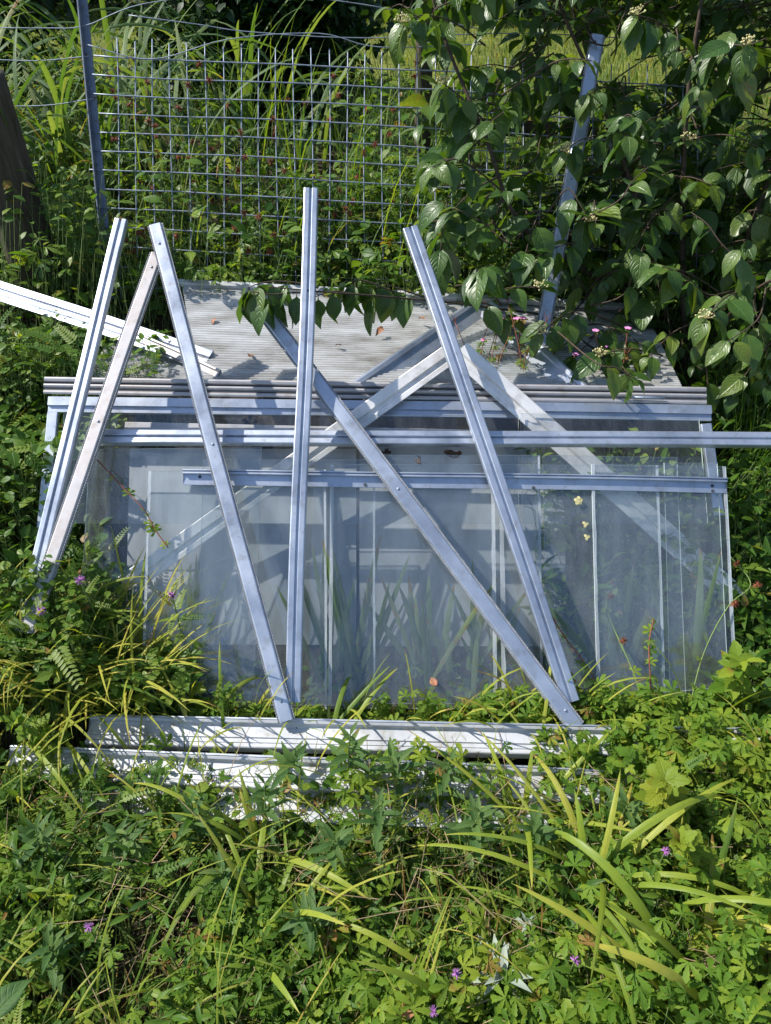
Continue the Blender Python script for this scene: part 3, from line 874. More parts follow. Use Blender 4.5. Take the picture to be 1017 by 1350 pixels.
ribbed_sheet('polycarbonate_sheet', "large ribbed translucent sheet lying behind the frames below the wire fence", W(240, 374, 2.42), W(850, 412, 2.42), W(900, 512, 2.04), W(262, 506, 2.03), 44, 'poly', amp=0.0035, group='ribbed plastic sheets')
ribbed_sheet('polycarbonate_sheet', "small ribbed grey offcut lying under the pale lying bars", W(150, 440, 2.23), W(285, 470, 2.20), W(300, 508, 2.04), W(110, 505, 2.08), 30, 'poly', amp=0.0035, group='ribbed plastic sheets')
root = empty('edge_strip', W(240, 372, 2.40), "white edge strip clipped along the top of the ribbed sheet", 'metal strip', 'aluminium rails in the pile')
acc = Acc()
extrude(acc, flat_prof(24, 14), W(232, 374, 2.41), W(846, 408, 2.41), np.array([0, -0.3, 1.0]), 0, 14, 0.003, 2)
acc.build('strip_body', M['white'], root, smooth=False)

# pale frosted sheets standing behind the panes
def plain_sheet(label, P, th=0.004):
    P = np.array([W(*p) for p in P]); c = P.mean(0)
    nn = np.cross(P[3] - P[0], P[1] - P[0]); nn /= np.linalg.norm(nn)
    acc = Acc()
    VV = np.concatenate([P - c - nn * th, P - c])
    acc.add(P - c, [(0, 1, 2, 3)])
    o = acc.build('frosted_sheet', M['backing'], None, smooth=False); o.location = c
    md = o.modifiers.new('thickness', 'SOLIDIFY'); md.thickness = 0.0015
    return tag(o, label, 'plastic sheet', 'frosted sheets behind the glass')


plain_sheet("pale frosted sheet behind the panes at the weedy end", [(172, 592, 2.05), (470, 592, 2.05), (470, 850, 1.885), (165, 850, 1.885)])
plain_sheet("pale frosted sheet behind the panes in the middle of the pile", [(474, 588, 2.06), (742, 588, 2.06), (748, 852, 1.89), (474, 852, 1.89)])

# bars lying in the weeds behind the two leaning bars
def lying(label, A, B, wd, mat, prof):
    root = empty('lying_bar', A, label, 'metal bar', 'bars lying in the weeds')
    acc = Acc()
    extrude(acc, prof, A, B, np.array([0.1, -0.4, 0.9]), 0, 10, 0.002, 3)
    acc.build('bar_body', M[mat], root, smooth=False)


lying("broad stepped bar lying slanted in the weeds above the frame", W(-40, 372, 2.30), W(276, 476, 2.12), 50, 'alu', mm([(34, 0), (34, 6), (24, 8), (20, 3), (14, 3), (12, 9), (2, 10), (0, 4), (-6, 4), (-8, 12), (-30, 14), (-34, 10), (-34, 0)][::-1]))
lying("thin pale angle lying below the broad stepped bar", W(150, 432, 2.20), W(290, 494, 2.06), 20, 'alu_dull', angle_prof(24))

# ------------------------------------------------------------------ fence
FB = W(508.5, 375, 2.53); FT = W(508.5, 60, 2.47)
fdir = (FT - FB) / np.linalg.norm(FT - FB)
fn = np.cross(np.array([1.0, 0.0, 0]), fdir); fn /= np.linalg.norm(fn)


def on_fence(x, y, off=0.0):
    d = W(x, y, 1.0) - CAM
    p0 = FB + fn * off
    return CAM + d * ((p0 - CAM).dot(fn) / d.dot(fn))


root = empty('wire_fence', on_fence(500, 375), "grey welded square mesh fence on a leaning angle iron post", 'fence')
acc = Acc()
wob = lambda a, b: 0.012 * (vnoise(a, b, 60, 9) - 0.5)
rows = []
for i in range(13):
    y0 = 72 + 25.4 * i; sl_ = 0.053 - 0.001 * i
    x0 = 132 - rng.uniform(0, 14); 
    pts = [on_fence(x, y0 + sl_ * (x - 130) + 2.0 * math.sin(x / 130 + i * .4) + 2.5 * (vnoise(x, y0, 70, 12) - .5), 0.004 + wob(x, y0) ) for x in np.linspace(x0, 920, 34)]
    add_tube(acc, pts, 0.0025, 6)
for j in range(34):
    xb = 154 + 23.35 * j
    pts = []
    ytop = 52 + 0.05 * (xb - 150) + rng.uniform(-3, 3)
    for y in np.linspace(ytop, 392, 16):
        f = (y - 60) / 310
        x = xb + (6 * f) * (1 - (xb - 150) / 360) + 1.2 * math.sin(y / 70 + j)
        pts.append(on_fence(x, y, wob(x, y) - 0.0005))
    add_tube(acc, pts, 0.0021, 6)
acc.build('mesh_panel', M['galv'], root)
acc = Acc()
extrude(acc, mm([(-13, 0), (13, 0), (13, 4), (-9, 4), (-9, 30), (-13, 30)][::-1]), on_fence(147, 395, -0.012), on_fence(107, -40, -0.012), -fn if fn[1] > 0 else fn, 0, 8, 0.002)
acc.build('post', M['steel'], root, smooth=False)
for pts in ([(-30, 36), (60, 37), (112, 34), (190, 5), (330, -8), (480, 6), (640, 40)], [(112, 58), (200, 78), (300, 52), (420, 44), (500, 62), (640, 58)],
            [(-20, 78), (50, 80), (118, 74)], [(-20, 140), (60, 139), (124, 130)], [(170, 20), (260, 32), (330, 42), (480, 50), (700, 44), (960, 60)]):
    acc = Acc()
    add_tube(acc, smooth_pts([on_fence(x, y, 0.01) for x, y in pts], 6), 0.0016, 5)
    acc.build('strand', M['galv'], root)

# timber posts
def timber(label, A, B, r, name='timber_post', rails=()):
    root = empty(name, A, label, 'fence post', 'old timber fence posts')
    acc = Acc()
    n = 14; m = 12
    A = np.asarray(A); B = np.asarray(B); rr = []
    V = []
    for i in range(m + 1):
        c = A + (B - A) * i / m
        for j in range(n):
            a = 2 * math.pi * j / n
            q = r * (1 + 0.10 * math.sin(3 * a + 1) + 0.06 * math.sin(7 * a + i * .2)) * (1 - 0.06 * i / m)
            V.append((c[0] + q * math.cos(a), c[1] + q * math.sin(a), c[2] + (0.01 * math.sin(3 * a) if i == m else 0)))
    idx = np.arange((m + 1) * n).reshape(m + 1, n); nx = np.roll(idx, -1, 1)
    F = np.stack([idx[:-1], nx[:-1], nx[1:], idx[1:]], -1).reshape(-1, 4)
    V.append(tuple(B)); t = len(V) - 1
    acc.add(V, F, [(idx[-1, j], idx[-1, (j + 1) % n], t) for j in range(n)])
    acc.build('post_body', M['wood'], root)
    for (P, Q, h) in rails:
        acc = Acc()
        extrude(acc, mm([(-h, 0), (-h, 30), (h, 30), (h, 0)][::-1]), P, Q, np.array([0, -1, 0.2]), 0, 5, 0.004)
        acc.build('rail', M['wood'], root, smooth=False)


p = W(14, 280, 2.45)
timber("thick dark timber post standing at the edge of the weeds", (p[0] + 0.03, p[1], gz(p[0], p[1]) - 0.1), (p[0] + 0.01, p[1] + .02, 1.12), 0.085)
p = W(556, 260, 3.3)
timber("grey timber post with a rail, seen through the wire mesh", (p[0], p[1], gz(p[0], p[1]) - .1), (p[0] - 0.01, p[1] + .02, 1.23), 0.034,
       rails=((p + np.array([0.04, 0, .30]), p + np.array([0.75, .1, .24]), 32),))

# ------------------------------------------------------------------ PLANTS
def in_view(P, pad=0.12):
    d = P - CAM
    t = d @ CF; x = d[:, 0] / t * FPX + 508.5; y = 675 - (d @ CU) / t * FPX
    return (t > 0.2), x, y


def scatter(n, x0, x1, y0, y1):
    x = rng.uniform(x0, x1, n); y = rng.uniform(y0, y1, n)
    return x, y


def carpet(acc, tpl, n, region, hmin, hmax, size, mat_leaf=0, mat_stem=1, tint=(0.5, 0.2), pitch=(0.2, 0.35), dens=None, hseed=1, hscale=0.22, keep=None, stem=0.0012, cap=None):
    x, y = scatter(n, *region)
    if dens is not None:
        k = rng.random(n) < dens(x, y); x, y = x[k], y[k]
    if keep is not None:
        k = keep(x, y); x, y = x[k], y[k]
    n = len(x)
    hn = vnoise(x, y, hscale, hseed)
    hh = hmin + (hmax - hmin) * np.clip(hn * rng.uniform(0.25, 1.15, n), 0, 1)
    g = gz(x, y)
    if cap is not None:
        hh = np.minimum(hh, np.maximum(cap(x, y) - g - rng.uniform(.0, .03, n), 0.0))
    P = np.stack([x, y, g + hh], 1)
    yaw = rng.uniform(0, 6.283, n)
    R = frames(yaw, rng.normal(pitch[0], pitch[1], n), rng.normal(0, 0.35, n), size * rng.uniform(0.6, 1.25, n))
    tn = np.clip(rng.normal(tint[0], tint[1], n) + 0.25 * (vnoise(x, y, 0.3, hseed + 5) - 0.5), 0, 0.93)
    tn = np.where(rng.random(n) < 0.02, 1.0, tn)
    acc.inst(tpl, R, P, tn, mat_leaf)
    if stem:
        b = P.copy(); b[:, 2] = g - 0.01
        b[:, 0] -= np.cos(yaw) * hh * 0.35; b[:, 1] -= np.sin(yaw) * hh * 0.35
        add_stems(acc, b, P, stem, stem * 0.7, mat_stem, bend=0.006)


def front_keep(x, y):
    # leave the white sills showing
    return ~((y > 0.905 + 0.0 * x) & (y < 1.10))


# foreground carpet
acc = Acc()
FR = (-0.95, 0.95, 0.22, 0.895)
def clump(s, a, seed):
    return lambda x, y: np.clip((vnoise(x, y, s, seed) - a) * 3.5, 0.05, 1)
carpet(acc, T_palm5, 7000, FR, 0.01, 0.16, 0.026, tint=(0.5, 0.2), hseed=2, dens=clump(0.2, 0.25, 21))
carpet(acc, T_palm5, 1300, (-0.1, 0.95, 0.3, 0.93), 0.08, 0.19, 0.032, tint=(0.62, 0.15), hseed=3, dens=clump(0.25, 0.35, 22))
tag(acc.build('cinquefoil_ground_cover', [L_cinq, M['greenstem']]), "low five-fingered cinquefoil leaves carpeting the near ground", kind='stuff')
acc = Acc()
carpet(acc, T_tri, 1500, FR, 0.01, 0.10, 0.03, tint=(0.55, 0.2), hseed=4, dens=clump(0.25, 0.35, 23))
carpet(acc, T_small, 9000, FR, 0.0, 0.12, 0.022, tint=(0.45, 0.22), hseed=5, stem=0.0007, dens=clump(0.16, 0.3, 24))
carpet(acc, T_lanc, 3200, FR, 0.02, 0.16, 0.036, tint=(0.5, 0.2), pitch=(0.5, 0.4), hseed=6, dens=clump(0.2, 0.35, 25))
carpet(acc, T_pinn, 500, FR, 0.03, 0.14, 0.06, tint=(0.6, 0.2), hseed=34, dens=clump(0.3, 0.4, 26))
carpet(acc, T_round, 700, FR, 0.02, 0.12, 0.026, tint=(0.7, 0.2), hseed=35, dens=clump(0.2, 0.4, 27))
tag(acc.build('small_weeds', [L_weed, M['greenstem']]), "tangle of small mixed weeds between the cinquefoil leaves", kind='stuff')
acc = Acc()
k = 3500
x, y = scatter(k, *FR)
add_blades(acc, np.stack([x, y, gz(x, y) - .005], 1), rng.uniform(0, 6.28, k), rng.uniform(.06, .2, k), rng.uniform(.0015, .0035, k), rng.uniform(.3, 1.2, k), rng.uniform(.9, 2.0, k), np.clip(rng.normal(.75, .25, k), 0, 1), m=5)
k = 700
x, y = scatter(k, *FR)
h_ = rng.uniform(0.0, 0.12, k)
P0 = np.stack([x, y, gz(x, y) + h_], 1); an = rng.uniform(0, 6.28, k); ln_ = rng.uniform(.05, .18, k)
add_stems(acc, P0, P0 + np.stack([np.cos(an) * ln_, np.sin(an) * ln_, rng.normal(0, .03, k)], 1), .0011, .0006, 1, bend=.012)
k = 330
x, y = scatter(k, *FR)
add_blades(acc, np.stack([x, y, gz(x, y) + .02], 1), rng.uniform(0, 6.28, k), rng.uniform(.12, .30, k), rng.uniform(.002, .005, k), rng.uniform(.1, .8, k), rng.uniform(1.2, 2.6, k), np.clip(rng.normal(.6, .2, k), 0, .93), m=8, mat=2)
tag(acc.build('dry_grass_litter', [L_grass, M['straw'], L_gold]), "thin dry and green grass stalks lying among the weeds", kind='stuff')

# weeds at the weedy side (x < pile)
def left_keep(x, y): return x < -0.80 - 0.06 * np.sin(9 * y) - 0.0 * y
acc = Acc()
LR = (-1.9, -0.5, 0.85, 2.2)
def lcap(x, y):
    return gz(x, y) + np.interp(y, [1.0, 1.5, 1.75, 2.2], [.34, .34, .2, .16])


def lk(x, y):
    lim = -0.63 - 0.16 * (y - 0.95)
    return (x < lim + 0.05 * np.sin(11 * y)) & ((y > 1.03) | (x < -0.98))
carpet(acc, T_small, 9000, LR, 0.03, 0.34, 0.034, tint=(0.45, 0.22), hseed=7, keep=lk, cap=lcap)
carpet(acc, T_pinn, 900, LR, 0.08, 0.36, 0.09, tint=(0.5, 0.2), hseed=8, keep=lk, cap=lcap)
carpet(acc, T_ovate, 1600, LR, 0.05, 0.36, 0.05, tint=(0.42, 0.2), hseed=9, keep=lk, cap=lcap)
carpet(acc, T_small, 1200, (-1.15, -0.64, 1.05, 1.24), 0.04, 0.24, 0.026, tint=(0.6, 0.22), hseed=31, hscale=.12)
carpet(acc, T_pinn, 110, (-1.1, -0.58, 1.05, 1.24), 0.06, 0.26, 0.055, tint=(0.6, 0.2), hseed=32, hscale=.12)
carpet(acc, T_tri, 300, (-1.1, -0.45, 1.04, 1.2), 0.04, 0.22, 0.04, tint=(0.6, 0.2), hseed=33, hscale=.12)
k = 650
x, y = scatter(k, -1.1, -0.57, 1.04, 1.22)
add_blades(acc, np.stack([x, y, gz(x, y) - .01], 1), rng.uniform(0, 6.28, k), rng.uniform(.15, .40, k), rng.uniform(.003, .008, k), rng.uniform(0, .5, k), rng.uniform(.8, 2.2, k), np.clip(rng.normal(.75, .2, k), 0, .93), m=7, mat=2)
carpet(acc, T_pinn, 130, (-1.25, -0.62, 1.85, 2.1), 0.16, 0.34, 0.08, tint=(0.55, 0.2), hseed=51)
carpet(acc, T_small, 500, (-1.25, -0.62, 1.85, 2.1), 0.16, 0.34, 0.028, tint=(0.55, 0.2), hseed=52)
carpet(acc, T_small, 520, (-0.98, -0.70, 1.08, 1.26), 0.2, 0.37, 0.028, tint=(0.6, 0.2), hseed=53)
carpet(acc, T_pinn, 110, (-0.98, -0.68, 1.08, 1.26), 0.2, 0.36, 0.05, tint=(0.6, 0.2), hseed=54, keep=lambda x, y: x < -.78)
tag(acc.build('side_weeds', [L_weed, M['greenstem'], L_gold]), "dense dark weeds and vetch growing against the end of the pile", kind='stuff')

# weeds at the shrub side
acc = Acc()
def rk(x, y): return x > 0.86 + 0.10 * (y - 0.95) + 0.03 * np.sin(13 * y)
RR = (0.7, 1.9, 0.85, 2.3)
def rcap(x, y): return gz(x, y) + np.where((y < 1.5) & (x < 1.35), .09, .4)
carpet(acc, T_small, 5000, RR, 0.03, 0.30, 0.03, tint=(0.4, 0.2), hseed=10, keep=rk, cap=rcap)
carpet(acc, T_tri, 900, RR, 0.05, 0.25, 0.05, tint=(0.55, 0.2), hseed=11, keep=rk, cap=rcap)
carpet(acc, T_lanc, 1500, RR, 0.05, 0.35, 0.05, tint=(0.4, 0.2), hseed=12, keep=rk, cap=rcap)
k = 5000
x, y = scatter(k, *RR); q = rk(x, y) & ((y > 1.5) | (x > 1.35)); x, y = x[q], y[q]; k = len(x)
add_blades(acc, np.stack([x, y, gz(x, y) - .01], 1), rng.uniform(0, 6.28, k), rng.uniform(.15, .45, k), rng.uniform(.002, .004, k), rng.uniform(0, .3, k), rng.uniform(.4, 1.4, k), np.clip(rng.normal(.4, .2, k), 0, 1), m=5)
tag(acc.build('shrub_side_weeds', [L_weed, M['greenstem']]), "fine grassy weeds growing at the shrub end of the pile", kind='stuff')

# weeds behind the pile and through the fence
acc = Acc()
BR_ = (-2.4, 2.2, 2.28, 4.3)
def bk(x, y): return ~((x > -1.15) & (x < -.15) & (y > 2.95))
carpet(acc, T_small, 26000, BR_, 0.02, 0.46, 0.038, tint=(0.5, 0.24), hseed=13, hscale=0.3, keep=bk, dens=clump(.3, .28, 41))
carpet(acc, T_ovate, 5200, BR_, 0.05, 0.48, 0.055, tint=(0.5, 0.24), hseed=14, hscale=0.3, keep=bk, dens=clump(.35, .3, 42))
carpet(acc, T_palm5, 2200, (-2.4, 2.2, 2.3, 3.0), 0.05, 0.40, 0.045, tint=(0.5, 0.2), hseed=15, hscale=0.3)
carpet(acc, T_round, 1600, BR_, 0.04, 0.30, 0.05, tint=(0.55, 0.2), hseed=16, hscale=0.3, keep=bk)
k = 700
x, y = scatter(k, -2.4, 2.2, 2.35, 4.5)
add_blades(acc, np.stack([x, y, gz(x, y) - .01], 1), rng.uniform(0, 6.28, k), rng.uniform(.3, .8, k), rng.uniform(.003, .006, k), rng.uniform(0, .3, k), rng.uniform(.4, 1.5, k), np.clip(rng.normal(.6, .2, k), 0, 1), m=6)
tag(acc.build('fence_weeds', [L_weed, M['greenstem']]), "tall mixed weeds growing behind the pile and through the wire mesh", kind='stuff')

# plants under and behind the glass
def under(x, y):
    return GA[2] + (y - GA[1]) * (GB[2] - GA[2]) / (GB[1] - GA[1]) - 0.07


acc = Acc()
UR = (-0.8, 0.95, 1.10, 1.60)
def uk(x, y): return (y < 1.20) | (x > .44)
carpet(acc, T_palm5, 380, UR, 0.01, 0.10, 0.030, tint=(0.5, 0.2), hseed=17, cap=under, keep=uk)
carpet(acc, T_small, 1900, (0.40, 0.98, 1.12, 1.75), 0.02, 0.30, 0.035, tint=(0.45, 0.2), hseed=18, cap=under)
carpet(acc, T_small, 2400, UR, 0.0, 0.08, 0.026, tint=(0.5, 0.25), hseed=19, cap=under, keep=uk)
carpet(acc, T_lanc, 300, (0.38, 0.98, 1.15, 1.7), 0.05, 0.25, 0.06, tint=(0.45, 0.2), hseed=20, cap=under)
tag(acc.build('weeds_under_glass', [L_weed, M['greenstem']]), "weeds trapped and growing beneath the leaning glass", kind='stuff')
acc = Acc()
carpet(acc, T_palm5, 420, (0.22, 1.0, 0.985, 1.09), 0.02, 0.17, 0.030, tint=(0.6, 0.2), hseed=27)
carpet(acc, T_small, 900, (0.2, 1.0, 0.98, 1.09), 0.0, 0.12, 0.024, tint=(0.55, 0.2), hseed=28)
carpet(acc, T_palm5, 160, (-0.7, 0.25, 1.03, 1.08), 0.0, 0.07, 0.026, tint=(0.6, 0.2), hseed=29)
carpet(acc, T_small, 500, (-0.7, 0.25, 1.03, 1.09), 0.0, 0.05, 0.022, tint=(0.6, 0.3), hseed=30)
carpet(acc, T_palm5, 420, (0.34, 1.0, 0.86, 0.98), 0.03, 0.17, 0.032, tint=(0.65, 0.2), hseed=36)
carpet(acc, T_tri, 160, (0.40, 1.0, 0.86, 0.98), 0.03, 0.17, 0.034, tint=(0.7, 0.2), hseed=37)
carpet(acc, T_palm5, 260, (-0.9, 0.4, 0.88, 0.96), 0.0, 0.10, 0.028, tint=(0.6, 0.2), hseed=38)
carpet(acc, T_lanc, 130, (-0.7, 0.3, 1.03, 1.085), 0.02, 0.14, 0.04, tint=(0.6, 0.2), hseed=61)
carpet(acc, T_palm5, 150, (-0.7, 0.3, 1.02, 1.085), 0.02, 0.13, 0.026, tint=(0.6, 0.2), hseed=62, hscale=.1)
k = 90
x, y = rng.uniform(-.65, .95, k), rng.uniform(1.0, 1.085, k)
add_blades(acc, np.stack([x, y, gz(x, y)], 1), rng.normal(-1.0, 1.2, k), rng.uniform(.10, .26, k), rng.uniform(.003, .008, k), rng.uniform(0, .4, k), rng.uniform(.5, 1.8, k), np.clip(rng.normal(.6, .2, k), 0, .93), m=8, mat=2, tip_brown=.5)
tag(acc.build('cinquefoil_by_sill', [L_cinq, M['greenstem'], L_gold]), "cinquefoil and seedlings growing between the rear sill and the glass", kind='stuff')


def strap_clump(name, label, base, n, length, width, mat, group, spread=0.05, tilt=(0.05, 0.5), tip=(0.6, 1.9), tint=(.5, .2), az=None, azs=6.3, brown=0.5, cat='plant'):
    base = np.asarray(base, float)
    acc = Acc()
    b = np.stack([rng.normal(0, spread, n), rng.normal(0, spread, n), np.full(n, -0.02)], 1)
    a = rng.uniform(0, 6.283, n) if az is None else rng.normal(az, azs, n)
    add_blades(acc, b, a, length * rng.uniform(.55, 1.1, n), width * rng.uniform(.7, 1.15, n), rng.uniform(*tilt, n), rng.uniform(*tip, n),
               np.clip(rng.normal(tint[0], tint[1], n), 0, .93), m=12, tip_brown=brown, twist=rng.normal(0, .5, n))
    o = acc.build(name, mat, None); o.location = base
    return tag(o, label, cat, group)


def gp(x, y):
    """ground point seen at pixel (x, y)"""
    d = W(x, y, 1.0) - CAM
    t = np.linspace(0.5, 12, 4000)
    P = CAM + t[:, None] * d
    i = np.argmax(P[:, 2] < gz(P[:, 0], P[:, 1]))
    return P[i]


G1 = 'strap-leaved clumps behind the fence'
for (X_, Y_, nn_, ln, lab) in [(-1.75, 3.15, 44, 1.0, "clump of arching strap leaves nearest the thick timber post"),
                            (-1.30, 3.30, 46, 1.05, "bright clump of arching strap leaves just beside the angle iron post"),
                            (-0.85, 3.45, 34, .85, "clump of strap leaves seen through the mesh next to the angle iron post"),
                            (-0.48, 3.6, 26, 0.75, "darker clump of strap leaves seen through the middle of the mesh"),
                            (-1.95, 3.9, 48, 1.1, "tall clump of strap leaves behind the thick timber post, farther back"),
                            (-1.35, 4.1, 46, 1.15, "tallest clump of strap leaves reaching above the fence wires"),
                            (-0.75, 4.2, 36, 1.1, "shaded clump of strap leaves farthest back above the mesh")]:
    strap_clump('strap_leaf_clump', lab, (X_, Y_, gz(X_, Y_)), nn_, ln, .024, L_strap, G1, .13, (0.02, .5), (.9, 2.4), (.5, .2))

# ------------------------------------------------------------------ dogwood shrub
def dogwood():
    base = gp(900, 470) + np.array([0.15, 0.25, 0]); base[2] = gz(base[0], base[1])
    root = empty('dogwood_shrub', base, "large dark leafy dogwood shrub with cream flower heads beside the pile", 'shrub')
    st = Acc(); fo = Acc(); heads = []
    mains = [[(900, 520, 2.5), (860, 330, 2.35), (800, 150, 2.25), (740, 10, 2.2), (700, -120, 2.15)],
             [(905, 520, 2.5), (900, 330, 2.3), (905, 150, 2.15), (925, 0, 2.05), (950, -150, 2.0)],
             [(895, 520, 2.55), (800, 380, 2.4), (690, 300, 2.2), (640, 180, 2.1), (590, 60, 2.05), (560, -40, 2.0)],
             [(915, 520, 2.5), (980, 330, 2.3), (1040, 150, 2.2), (1080, -50, 2.2)],
             [(915, 530, 2.5), (960, 420, 2.2), (1000, 380, 2.0), (1040, 360, 1.85)],
             [(890, 520, 2.5), (760, 430, 2.3), (640, 405, 2.12), (520, 392, 1.95), (430, 385, 1.86), (352, 378, 1.83)],
             [(900, 500, 2.55), (830, 250, 2.6), (770, 60, 2.7), (720, -100, 2.8)],
             [(920, 500, 2.5), (1020, 250, 2.6), (1100, 60, 2.6), (1160, -100, 2.6)]]
    pts_all = []
    for mpt in mains:
        P = smooth_pts([W(*q) for q in mpt], 8)
        add_tube(st, P, np.linspace(0.010, 0.003, len(P)) * (.45 if mpt[-1][0] == 352 else 1), 6)
        pts_all.append(P)
    cloud = np.concatenate(pts_all)

    def leafpairs(P, n, size, droop, tint):
        """opposite pairs along polyline P"""
        L_ = len(P)
        for i in range(n):
            f = (i + 0.7) / n
            q = P[min(int(f * (L_ - 1)), L_ - 2)] * (1 - (f * (L_ - 1)) % 1) + P[min(int(f * (L_ - 1)) + 1, L_ - 1)] * ((f * (L_ - 1)) % 1)
            d = P[min(int(f * (L_ - 1)) + 1, L_ - 1)] - P[max(int(f * (L_ - 1)) - 1, 0)]
            ya = math.atan2(d[1], d[0]) + (math.pi / 2 if i % 2 else 0) * rng.random()
            for sg in (-1, 1):
                yaw = ya + sg * rng.uniform(.7, 1.4)
                R = frames(np.array([yaw]), np.array([rng.normal(droop, .3)]), np.array([rng.normal(0, .35)]), np.array([size * rng.uniform(.65, 1.15)]))
                axis = R[0][:, 1] / np.linalg.norm(R[0][:, 1])
                st_end = q + axis * 0.012
                add_stems(st, q[None], st_end[None], 0.001, 0.0008)
                fo.inst(T_dog[rng.integers(0, 3)], R, st_end[None], np.array([np.clip(rng.normal(tint, .18), 0, .93)]))
        R = frames(np.array([math.atan2(d[1], d[0])]), np.array([droop]), np.array([0.0]), np.array([size * .8]))
        fo.inst(T_dog[1], R, P[-1:], np.array([np.clip(tint + .15, 0, .93)]))

    def region_ok(x, y, t):
        xl = np.interp(y, [-300, 0, 60, 150, 300, 400, 440, 490, 520], [520, 520, 560, 570, 580, 640, 745, 800, 990])
        if x < xl: return False
        # keep the propped bar and the view of the lawn fairly open in front
        xb = 788 + (708 - 788) * (y - 50) / 420
        if 40 < y < 460 and abs(x - xb) < 30 and t < 2.4 and rng.random() < .8: return False
        if 55 < y < 115 and 590 < x < 900 and rng.random() < .6: return False
        if x < 720 and y < 330 and rng.random() < .25: return False
        return True

    made = 0
    while made < 860:
        x = rng.uniform(520, 1330); y = rng.uniform(-330, 500); t = rng.uniform(1.9, 2.9)
        if not region_ok(x, y, t): continue
        if t < 2.05 and rng.random() < .5: continue
        o = W(x, y, t)
        if o[2] > 2.15 or o[2] < gz(o[0], o[1]) + .12: continue
        near = cloud[np.argmin(((cloud - o) ** 2).sum(1))]
        d = o - near; dn = np.linalg.norm(d) + 1e-6
        d = d / dn + rng.normal(0, .5, 3); d /= np.linalg.norm(d)
        ln = rng.uniform(.10, .2)
        P = np.array([o - d * ln * .5, o, o + d * ln * .5 + np.array([0, 0, -.02])])
        if dn < 0.45:
            P = np.concatenate([near[None] * .6 + P[:1] * .4 + rng.normal(0, .015, (1, 3)), P])
        P = smooth_pts(P, 4)
        add_tube(st, P, np.linspace(.0028, .0012, len(P)), 5)
        leafpairs(P[len(P) // 3:], rng.integers(2, 5), rng.uniform(.055, .108), rng.uniform(-.9, .1), .32 + .25 * rng.random())
        if rng.random() < .07 and -20 < y < 450 and x < 1030: heads.append(P[-1])
        made += 1
    # the overhanging spray in front of the tallest bar
    for sp_ in ([(560, 396, 1.99), (520, 392, 1.95), (470, 388, 1.90), (440, 384, 1.87), (414, 392, 1.85)], [(450, 385, 1.88), (400, 385, 1.85), (360, 388, 1.83), (330, 384, 1.82)],
                [(420, 380, 1.86), (385, 372, 1.85), (350, 372, 1.83), (325, 380, 1.83)], [(560, 392, 2.0), (525, 380, 1.97), (500, 372, 1.95)], [(520, 385, 1.95), (480, 370, 1.92), (455, 372, 1.9)]):
        P = smooth_pts([W(*q) for q in sp_], 5)
        add_tube(st, P, np.linspace(.0025, .0012, len(P)), 5)
        leafpairs(P[len(P) // 4:], 4, .08, -1.0, .45)
    for sp_ in ([(660, 250, 2.1), (630, 225, 2.05), (600, 210, 2.0), (570, 220, 1.97)], [(640, 160, 2.08), (610, 130, 2.03), (585, 110, 2.0)], [(830, 200, 2.2), (795, 180, 2.13), (765, 185, 2.1), (745, 200, 2.08)], [(820, 120, 2.18), (795, 115, 2.12), (775, 125, 2.09)], [(800, 330, 2.2), (760, 320, 2.12), (725, 330, 2.09), (700, 350, 2.07)], [(820, 430, 2.2), (770, 410, 2.1), (735, 420, 2.06), (715, 440, 2.05)], [(880, 470, 2.2), (830, 460, 2.08), (790, 468, 2.04)], [(960, 420, 2.1), (985, 370, 1.95), (975, 330, 1.85)],
                [(1000, 380, 2.0), (960, 390, 1.9), (930, 420, 1.82)], [(1010, 380, 1.95), (1000, 420, 1.85), (960, 450, 1.8)], [(900, 60, 2.05), (870, 30, 1.95), (840, 20, 1.9)],
                [(930, 80, 2.05), (950, 60, 1.9), (985, 60, 1.8)], [(640, 60, 2.1), (600, 30, 2.0), (560, 20, 1.95), (530, 30, 1.92)]):
        P = smooth_pts([W(*q) for q in sp_], 5)
        add_tube(st, P, np.linspace(.0028, .0012, len(P)), 5)
        leafpairs(P[len(P) // 4:], 4, .088, -.7, .5)
        heads.append(P[-1])
    st.build('branches', M['bark'], root)
    fo.build('foliage', L_dog, root)
    for h in [heads[q] for q in rng.permutation(len(heads))[:20]]:
        a = Acc()
        for k in range(26):
            dd = rng.normal(0, 1, 3); dd[2] = abs(dd[2]) + .3; dd /= np.linalg.norm(dd)
            e = h + dd * .022 * rng.uniform(.7, 1.1)
            add_stems(a, h[None], e[None], .0005, .0004)
            add_blob(a, e, .0026, 3)
        a.build('flower_head', M['cream'], root)


dogwood()

